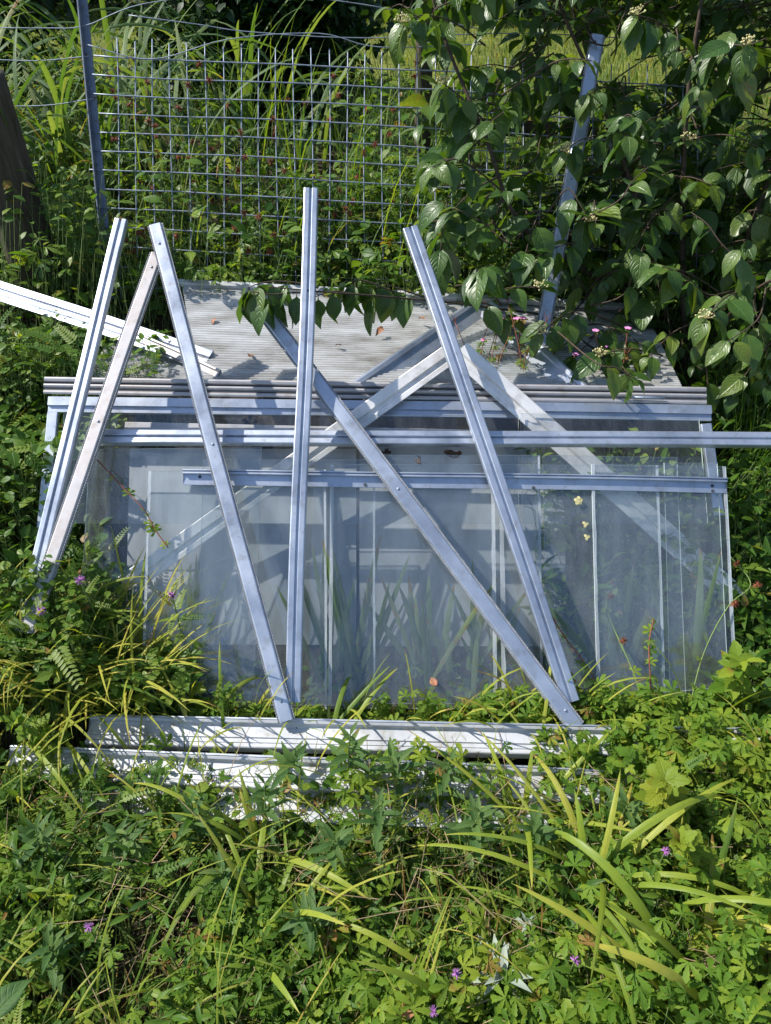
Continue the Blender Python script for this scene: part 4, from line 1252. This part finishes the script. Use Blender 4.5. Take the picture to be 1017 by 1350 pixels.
# ------------------------------------------------------------------ foreground plants as things
def stem_plant(name, label, base, h, pairs, leaf, tpl, mat, lean=(0, 0), group=None, tint=(.5, .15), stemmat='greenstem', pitch=.35, taper=.55, head=None, cat='plant', whorl=2):
    base = np.asarray(base, float)
    root = empty(name, base, label, cat, group)
    top = base + np.array([lean[0], lean[1], h])
    P = smooth_pts([base - np.array([0, 0, .02]), base + (top - base) * .5 + np.array([-lean[0] * .15, -lean[1] * .15, .02]), top], 8)
    a = Acc(); add_tube(a, P, np.linspace(.0026, .0012, len(P)), 6)
    f = Acc()
    for i in range(pairs):
        q = (i + 1) / pairs
        c = P[min(int(q * (len(P) - 1)), len(P) - 1)]
        ya = (math.pi / 2) * (i % 2) + rng.uniform(-.3, .3) + base[0] * 10
        sz = leaf * (1 - taper * q ** 2) * (0.75 if i == 0 else 1)
        for sg in range(whorl):
            R = frames(np.array([ya + sg * 2 * math.pi / whorl]), np.array([rng.normal(pitch + .5 * q ** 3, .2)]), np.array([rng.normal(0, .2)]), np.array([sz * rng.uniform(.85, 1.1)]))
            f.inst(tpl, R, c[None], np.array([np.clip(rng.normal(*tint) + .2 * q, 0, .93)]))
    a.build('stem', M[stemmat], root)
    f.build('foliage', mat, root)
    if head:
        hm, hr = head
        b = Acc()
        for k in range(30):
            dd = rng.normal(0, 1, 3); dd /= np.linalg.norm(dd)
            e = P[-1] + np.array([0, 0, hr * .6]) + dd * hr * np.array([1, 1, 1.1])
            add_stems(b, (P[-1] + np.array([0, 0, hr * .4]))[None], e[None], hr * .16, hr * .05)
        b.build('flower_head', M[hm], root)
    return root


def at_base(x, y, h):
    """ground point whose plant top (height h above ground) shows at pixel x, y"""
    d = W(x, y, 1.0) - CAM
    t = np.linspace(0.5, 12, 4000)
    P = CAM + t[:, None] * d
    i = np.argmax(P[:, 2] < gz(P[:, 0], P[:, 1]) + h)
    p = P[i].copy(); p[2] = gz(p[0], p[1])
    return p


G2 = 'upright mint-like stems before the sills'
for (x, y, h, lab) in [(455, 955, .26, "tallest grey-green mint-like stem in front of the sills"),
                       (525, 985, .20, "mint-like stem standing before the bright front sill with spread leaves"),
                       (585, 1010, .17, "short mint-like stem beside the dark gap in the sill"),
                       (370, 985, .16, "lone bushy mint-like stem beneath the foot of the ribbed flat bar"),
                       (430, 1090, .18, "dusty mint-like stem rising from dense shade below the sills"),
                       (255, 1085, .15, "pale mint-like stem among trampled weeds below the front sill"),
                       (620, 1080, .17, "mint-like stem at the foot of the golden blades"),
                       (345, 1060, .16, "greener mint-like stem next to a fallen yellow blade"),
                       (500, 1060, .20, "broad-leaved mint-like stem crowding against the front sill"),
                       (720, 1090, .16, "mint-like stem wedged between golden blades"),
                       (160, 1110, .13, "small mint-like stem beside dry straw"),
                       (420, 1190, .16, "mint-like stem in the middle of the near weeds"),
                       (300, 1160, .13, "grey mint-like stem next to fallen golden blades"),
                       (60, 1250, .13, "mint-like stem over the pale corner leaf"),
                       (830, 1050, .15, "mint-like stem beside the lime-green lobed leaves"),
                       (40, 1105, .14, "purplish mint-like stem at the edge of the shade")]:
    stem_plant('mint_plant', lab, at_base(x, y, h), h, 10, .075, T_lancs, L_mint, (rng.normal(0, .02), rng.normal(0, .02)), G2, pitch=.45)

stem_plant('silver_plant', "silvery woolly-leaved plant near the bottom of the weeds", at_base(655, 1270, .10), .10, 6, .075, T_lanc, L_silver, (.01, -.02), None, (.5, .1), pitch=.1, whorl=3, taper=.3)
stem_plant('silver_plant', "small silvery plant half hidden beside golden blades", at_base(690, 1215, .08), .08, 5, .035, T_lanc, L_silver, (.01, 0), None, (.3, .1), pitch=.3, whorl=3)

# lime, currant-like leaves by the end of the sill
for (x, y, sz, lab) in [(890, 1010, .062, "lime-green lobed plant spreading over the end of the rear sill"), (950, 1090, .055, "lime-green lobed plant lower down among the cinquefoil"),
                        (985, 860, .075, "broad-leaved green plant beside the glass edge"), (55, 935, .055, "nettle-like green plant over the near end of the sill")]:
    stem_plant('lobed_leaf_plant', lab, at_base(x, y, .2), .2, 5, sz, T_maple if y > 1000 else T_tri, L_lime if y > 1000 else L_cinq, (rng.normal(0, .03), -.03), 'broad lobed-leaf plants around the sills', (.5, .2), pitch=.2, whorl=3, taper=.3)

# vetch
for (x, y, h, lab) in [(110, 760, .30, "purple-flowered vetch climbing over the feet of the two leaning bars"), (225, 780, .24, "purple-flowered vetch spire in front of the dusty glass"), (65, 800, .28, "purple-flowered vetch among long yellow grass blades")]:
    stem_plant('vetch_plant', lab, at_base(x, y, h), h, 7, .07, T_pinn, L_weed, (rng.normal(0, .03), -.02), 'purple-flowered vetches', (.6, .15), pitch=.3, taper=.4, head=('purple', .012), whorl=2)

# red-tinged upright cinquefoil runners and avens with seed heads
for (pts, lab, heads) in [([(845, 960, .0), (840, 900, .1), (800, 800, .17), (815, 757, .22)], "slender avens stalk with red seed heads leaning over the dark end panes", [(813, 757), (872, 800), (917, 865)]),
                          ([(900, 980, .0), (925, 870, .12), (960, 800, .2), (990, 770, .22), (960, 730, .26)], "tall forked avens stalk with seed heads beside the outermost pane", [(961, 730), (915, 850), (921, 875)])]:
    b = gp(*pts[0][:2])
    root = empty('avens_plant', b, lab, 'plant', 'avens with red seed heads')
    a = Acc()
    P = smooth_pts([on(x, y, gz(b[0], b[1]) + h) for x, y, h in pts], 6)
    add_tube(a, P, .0016, 5); a.build('stem', M['greenstem'], root)
    for (x, y) in heads:
        a = Acc()
        i = np.argmin(np.abs(np.linspace(0, 1, len(P)) - .9 + .2 * heads.index((x, y))))
        c = P[i] + (np.array([rng.normal(0, .02), -.01, .02]) if heads.index((x, y)) else 0)
        add_stems(a, P[i][None], (c + 1e-4)[None], .001, .001)
        for k in range(40):
            dd = rng.normal(0, 1, 3); dd /= np.linalg.norm(dd)
            add_stems(a, c[None], (c + dd * .011)[None], .0012, .0004)
        a.build('seed_head', M['seed'], root)
    f = Acc()
    k = 7
    ii = rng.integers(2, len(P) - 3, k)
    f.inst(T_palm5, frames(rng.uniform(0, 6, k), rng.normal(.2, .3, k), rng.normal(0, .3, k), .022 * rng.uniform(.6, 1.2, k)), P[ii], rng.uniform(.4, .8, k))
    f.build('foliage', L_cinq, root)

# wispy flowering stems through the mesh
GW = 'wispy stems with brown seed heads at the fence'
for i in range(34):
    x = rng.uniform(130, 560); y = rng.uniform(70, 330)
    b = np.array([0.0, 0, 0])
    p = W(x, y, rng.uniform(2.38, 2.75)); b[:] = p; b[2] = gz(p[0], p[1])
    b[0] += rng.normal(0, .05)
    root = empty('seed_stem', b, "wispy stem topped by brown seed heads growing through the wire mesh", 'plant', GW)
    a = Acc(); P = smooth_pts([b, (b + p) / 2 + rng.normal(0, .03, 3), p], 6)
    add_tube(a, P, .0012, 5)
    br = []
    for j in range(3):
        q = P[-3 - 2 * j]; e = q + np.array([rng.normal(0, .05), rng.normal(0, .03), rng.uniform(.02, .08)])
        add_stems(a, q[None], e[None], .0009, .0007); br.append(e)
    a.build('stem', M['greenstem'], root)
    for c in [P[-1]] + br[:2]:
        a = Acc()
        for k in range(22):
            dd = rng.normal(0, 1, 3); dd /= np.linalg.norm(dd)
            add_stems(a, c[None], (c + dd * .014)[None], .002, .0008)
        a.build('seed_head', M['seed'], root)
    f = Acc(); k = 8
    ii = rng.integers(1, len(P) - 2, k)
    f.inst(T_palm5 if i % 2 else T_tri, frames(rng.uniform(0, 6.28, k), rng.normal(.2, .3, k), rng.normal(0, .3, k), .032 * rng.uniform(.6, 1.2, k)), P[ii], rng.uniform(.4, .9, k))
    f.build('foliage', L_weed, root)

# herb robert behind the frames
for (x, y, lab) in [(690, 430, "reddish pink-flowered cranesbill growing through the bright gable"), (640, 430, "spindly red cranesbill at the gable peak"), (730, 470, "bushy red-stemmed cranesbill at the end of the gable arm"),
                    (790, 460, "pink-flowered cranesbill under the shrub"), (830, 480, "taller pink-flowered cranesbill near the bolt end of the fluted rail")]:
    b = W(x, 505, 2.1); b[2] = max(b[2] - .05, gz(b[0], b[1]))
    root = empty('cranesbill_plant', b, lab, 'plant', 'pink cranesbills behind the frames')
    a = Acc(); f = Acc()
    for j in range(6):
        e = W(x + rng.normal(0, 24), y + rng.normal(0, 25), 2.12 + rng.normal(0, .03))
        P = smooth_pts([b, (b + e) / 2 + rng.normal(0, .015, 3), e], 6)
        add_tube(a, P, .0012, 5)
        k = 5; ii = rng.integers(3, len(P), k)
        f.inst(T_palm5, frames(rng.uniform(0, 6, k), rng.normal(0, .3, k), rng.normal(0, .3, k), .022 * rng.uniform(.6, 1.2, k)), P[ii], np.clip(rng.normal(.7, .25, k), 0, 1))
        if j < 3:
            k = 5
            pk = Acc()
            pk.inst(T_round, frames(np.arange(5) * 1.2566, np.full(5, .3), np.zeros(5), np.full(5, .011)), np.repeat(P[-1:], 5, 0), np.full(5, .5))
            pk.build('flower', M['pink'], root)
        else:
            for q in range(3):
                add_stems(a, P[-1][None], (P[-1] + np.array([rng.normal(0, .01), rng.normal(0, .01), .025]))[None], .0013, .0004)
    a.build('stem', M['redstem'], root); f.build('foliage', L_weed, root)

# clover-like purple flowers low in the foreground
for (x, y, lab) in [(880, 1118, "purple flower head poking up among leaves right of the golden blades"), (603, 1280, "purple flower head beside the silvery plant"), (572, 1330, "purple flower head next to the brown fallen leaf"),
                    (760, 1262, "small purple flower head under the golden blades"), (115, 1218, "tiny purple flower head in shaded weeds")]:
    stem_plant('self_heal_plant', lab, at_base(x, y, .17), .15, 4, .03, T_lanc, L_weed, (0, 0), 'small purple flowers in the near weeds', head=('purple', .009))

# golden iris-like blades in the foreground, each clump a thing
GG = 'golden striped blade clumps in the near weeds'
for (x, y, n_, ln, wd, az, sp_, lab) in [(770, 1170, 24, .42, .0135, None, 1, "big golden clump of striped blades in the middle of the near weeds"),
                                     (900, 1225, 16, .48, .012, -0.2, .8, "golden striped blades arching out past the side of the picture"),
                                     (705, 985, 4, .34, .010, 1.4, .35, "tall narrow golden blades standing in front of the rear sill"),
                                     (275, 975, 5, .27, .009, 1.6, .6, "yellow-green blades standing between the two sills"),
                                     (215, 985, 4, .22, .009, 2.4, .6, "short yellow blades bending over the end of the rear sill"),
                                     (430, 985, 4, .26, .010, .5, .5, "bent yellow blades crossing the rear sill under the glass"),
                                     (330, 1120, 10, .32, .013, None, 1, "fallen golden blades with brown tips below the front sill"),
                                     (355, 1225, 9, .34, .013, None, 1, "sparse golden blades lying over dry litter"),
                                     (690, 1080, 7, .30, .013, None, 1, "golden blades rising beside the end of the front sill"),
                                     (25, 770, 22, .36, .009, None, 1, "dense yellow-green grassy clump beside the leaning bars"),
                                     (15, 890, 18, .36, .009, None, 1, "lower yellow-green grassy clump at the edge of the weeds"),
                                     (130, 905, 9, .34, .009, .5, 1.2, "yellow-green blades mixed with vetch before the glass"),
                                     (900, 1320, 8, .40, .016, 2.6, .8, "broad golden blades crossing at the bottom corner"),
                                     (620, 1320, 7, .34, .014, 3.0, .9, "golden blades at the very bottom by the brown fallen leaf")]:
    b = gp(x, y + 20)
    if ln == .36 and wd == .009:
        b = at_base(x + 25, y, .22)
    b[2] += .03
    strap_clump('golden_blade_clump', lab, b, n_, ln, wd, L_gold, GG, .025, (0.1, .9), (1.2, 2.7), (.5, .22), az, sp_, 0.55)

# blades growing behind the glass
for (x, y, n_, ln, lab) in [(470, 890, 7, .34, "upright green blades with browned tips growing behind the middle glass"), (560, 880, 8, .30, "brown-tipped blades bending behind the glass by the diagonal bar"),
                            (815, 890, 5, .27, "pair of pale green blades behind the darker end panes"), (650, 900, 5, .26, "green blades behind the feet of the crossing bars"), (255, 880, 8, .3, "faint green blades behind the dusty end glass"),
                            (430, 880, 6, .34, "thin leaning blades behind the glass by the foot of the tallest upright bar"), (610, 885, 5, .28, "short brown-tipped blades behind the glass between the crossing bars"),
                        (890, 850, 6, .32, "dark blades behind the outermost pane")]:
    b = gp(x, y); b[1] = min(max(b[1], 1.11), 1.15) + .01; b[2] = gz(b[0], b[1])
    strap_clump('iris_blade_clump', lab, b, n_ + 2, ln * 1.05, .018, L_strap, 'blades growing behind the glass', .015, (0.5, .72), (.75, 1.15), (.65, .2), 1.57, .5, .55)

# fallen brown leaf, pale dead leaf
def dead_leaf(label, x, y, z, size, yaw, mat):
    a = Acc()
    a.inst(leaf_tpl(OVATE, 8, 3, .5, .3, 0, .05), frames(np.array([yaw]), np.array([.25]), np.array([.2]), np.array([size])), np.zeros((1, 3)), np.array([.5]))
    o = a.build('fallen_leaf', mat, None)
    o.location = on(x, y, z)
    md = o.modifiers.new('thickness', 'SOLIDIFY'); md.thickness = .0008
    return tag(o, label, 'leaf', 'fallen leaves')


dead_leaf("curled brown fallen leaf at the bottom of the weeds", 520, 1338, .10, .05, .3, M['deadleaf'])
dead_leaf("pale crumpled dead leaf lying behind the glass", 575, 905, .06, .03, 2.0, M['deadleaf'])
dead_leaf("broad pale underside leaf at the bottom corner of the weeds", -12, 1345, .14, .075, 1.0, L_mint)

# red-stemmed runners lying over the glass
for (pts, lab) in [([(128, 606), (160, 640), (190, 672), (206, 700), (222, 722)], "red-stemmed runner creeping over the dusty glass behind the pinkish bar"),
                   ([(720, 800), (745, 840), (775, 880), (800, 930)], "dark red runner creeping past the foot of the grooved bar"),
                   ([(862, 960), (858, 900), (856, 850), (862, 815)], "upright red runner with small leaves over the darker end panes")]:
    P = smooth_pts([on_pane(x, y, -0.012) for x, y in pts], 6)
    root = empty('runner_stem', P[-1], lab, 'plant', 'red runners creeping over the glass')
    a = Acc(); add_tube(a, P, .0016, 5); a.build('stem', M['redstem'], root)
    f = Acc(); k = 9; ii = rng.integers(1, len(P), k)
    f.inst(T_palm5, frames(rng.uniform(0, 6.28, k), rng.normal(.3, .3, k), rng.normal(0, .3, k), .020 * rng.uniform(.5, 1.3, k)), P[ii], rng.uniform(.5, .9, k))
    f.build('foliage', L_cinq, root)

# pale fallen blossoms stuck to the panes, crumbs of leaf mould on the ledge
for (x, y, lab) in [(763, 660, "pale yellow fallen blossom stuck to the glass just below the channel rail"), (772, 691, "shrivelled cream blossom stuck lower on the glass"), (774, 708, "lowest cream blossom of the three stuck to the glass")]:
    a = Acc()
    k = 5 if y < 680 else 3
    a.inst(T_round, frames(np.arange(k) * 6.283 / k + .3, np.full(k, .05), np.zeros(k), np.full(k, .012 if y < 680 else .009)) , np.zeros((k, 3)), np.full(k, .5))
    V = np.concatenate(a.V); a.V = [np.stack([V[:, 0], V[:, 1] * gdir[1] - V[:, 2] * gdir[2], V[:, 1] * gdir[2] + V[:, 2] * gdir[1]], 1)]
    o = a.build('fallen_blossom', M['cream'], None); o.location = on_pane(x, y, -.002)
    tag(o, lab, 'blossom', 'fallen blossoms on the glass')
for (x, y, sz, lab) in [(515, 597, .030, "dark rotting leaf scrap on the glass beneath the long bar, beside the diagonal bar"), (556, 604, .022, "small black leaf scrap in the middle of the debris under the long bar"), (604, 602, .034, "brown curled leaf scrap on the glass beside the grooved bar")]:
    a = Acc()
    for q in range(3):
        a.inst(leaf_tpl(OVATE, 6, 3, .6, .5, .1, .1), frames(rng.uniform(0, 6, 1), np.array([.35]), rng.normal(0, .4, 1), np.array([sz * rng.uniform(.6, 1.1)])), rng.normal(0, .008, (1, 3)) * [1, .3, .3], np.array([.5]))
    o = a.build('leaf_scrap', M['mould'], None); o.location = W(x, y, 1.87)
    tag(o, lab, 'leaf', 'rotting leaf scraps')

# dead leaves lying on the ribbed sheet
for (x, y, sz, lab) in [(330, 470, .03, "small brown leaf on the ribbed sheet beside the top of the diagonal bar"), (450, 455, .022, "tiny brown leaf on the ribbed sheet just right of the tallest upright bar"),
                        (505, 432, .035, "curled leaf on the ribbed sheet beneath the leaf spray"), (285, 420, .026, "brown leaf on the ribbed sheet near the flat bar with ribbed edges"), (560, 420, .028, "crisp leaf on the ribbed sheet beside the grooved bar by the gable")]:
    v = (y - 374) / 132
    t_ = 1 / (1 / 2.42 + v * (1 / 2.03 - 1 / 2.42))
    a = Acc()
    a.inst(leaf_tpl(OVATE, 7, 3, .5, .5, .06, .08), frames(rng.uniform(0, 6, 1), np.array([.1]), rng.normal(0, .3, 1), np.array([sz])), np.zeros((1, 3)), np.array([.5]))
    o = a.build('dead_leaf', M['mould'] if sz < .025 else M['deadleaf'], None); o.location = W(x, y, t_ - .015)
    tag(o, lab, 'leaf', 'dead leaves on the ribbed sheet')

# ------------------------------------------------------------------ background trees and hedge
def bush(name, label, c, rad, n, size, mat, cat='shrub', trunk=None, tint=(.4, .2), group=None):
    c = np.asarray(c, float); rad = np.asarray(rad, float)
    base = np.array([c[0], c[1], gz(c[0], c[1])])
    root = empty(name, base, label, cat, group)
    a = Acc()
    nb = 26
    cen = rng.normal(0, 1, (nb, 3)); cen /= np.linalg.norm(cen, axis=1)[:, None]; cen *= rng.uniform(.35, .9, nb)[:, None]
    which = rng.integers(0, nb, n)
    P = c + (cen[which] + rng.normal(0, .17, (n, 3))) * rad
    P[:, 2] = np.maximum(P[:, 2], gz(P[:, 0], P[:, 1]) + .02)
    a.inst(T_small, frames(rng.uniform(0, 6.28, n), rng.normal(-.2, .5, n), rng.normal(0, .5, n), size * rng.uniform(.6, 1.3, n)), P, np.clip(rng.normal(*tint, n), 0, .93))
    a.build('crown', mat, root)
    t = Acc()
    for k in range(10):
        e = c + cen[k] * rad * .8
        add_tube(t, smooth_pts([base + rng.normal(0, .05, 3) * [1, 1, 0], (base + e) / 2 + rng.normal(0, .1, 3), e], 5), np.linspace(.03, .006, 11), 6)
    t.build('trunk', M['bark'], root)


GH = 'bushes beyond the lawn'
bush('evergreen_bush', "low dark bush added behind the mesh to darken gaps between the strap leaves", (-0.62, 4.75, 1.0), (.75, .35, .6), 9000, .06, L_hedge, group=GH, tint=(.25, .15))  # bush added as a dark backing for the gaps seen through the mesh
bush('evergreen_bush', "dark bush behind the strap leaves above the fence", (-1.0, 5.6, 1.3), (.9, .6, 1.0), 9000, .07, L_hedge, group=GH)
bush('evergreen_bush', "dark bush behind the timber post end of the fence", (-2.9, 5.4, 1.3), (1.1, .7, 1.1), 9000, .07, L_hedge, group=GH)
bush('evergreen_bush', "shaded bush on the far side of the lawn behind the bare stems", (0.6, 9.6, 1.9), (2.0, .9, 1.6), 22000, .13, L_hedge, group=GH)
bush('evergreen_bush', "shaded bush on the far side of the lawn behind the dogwood", (4.2, 9.4, 1.9), (2.4, 1.0, 1.6), 24000, .13, L_hedge, group=GH)
bush('evergreen_bush', "far bush at the end of the lawn behind the strap leaves", (-3.6, 9.5, 1.9), (2.2, 1.0, 1.6), 22000, .13, L_hedge, group=GH)
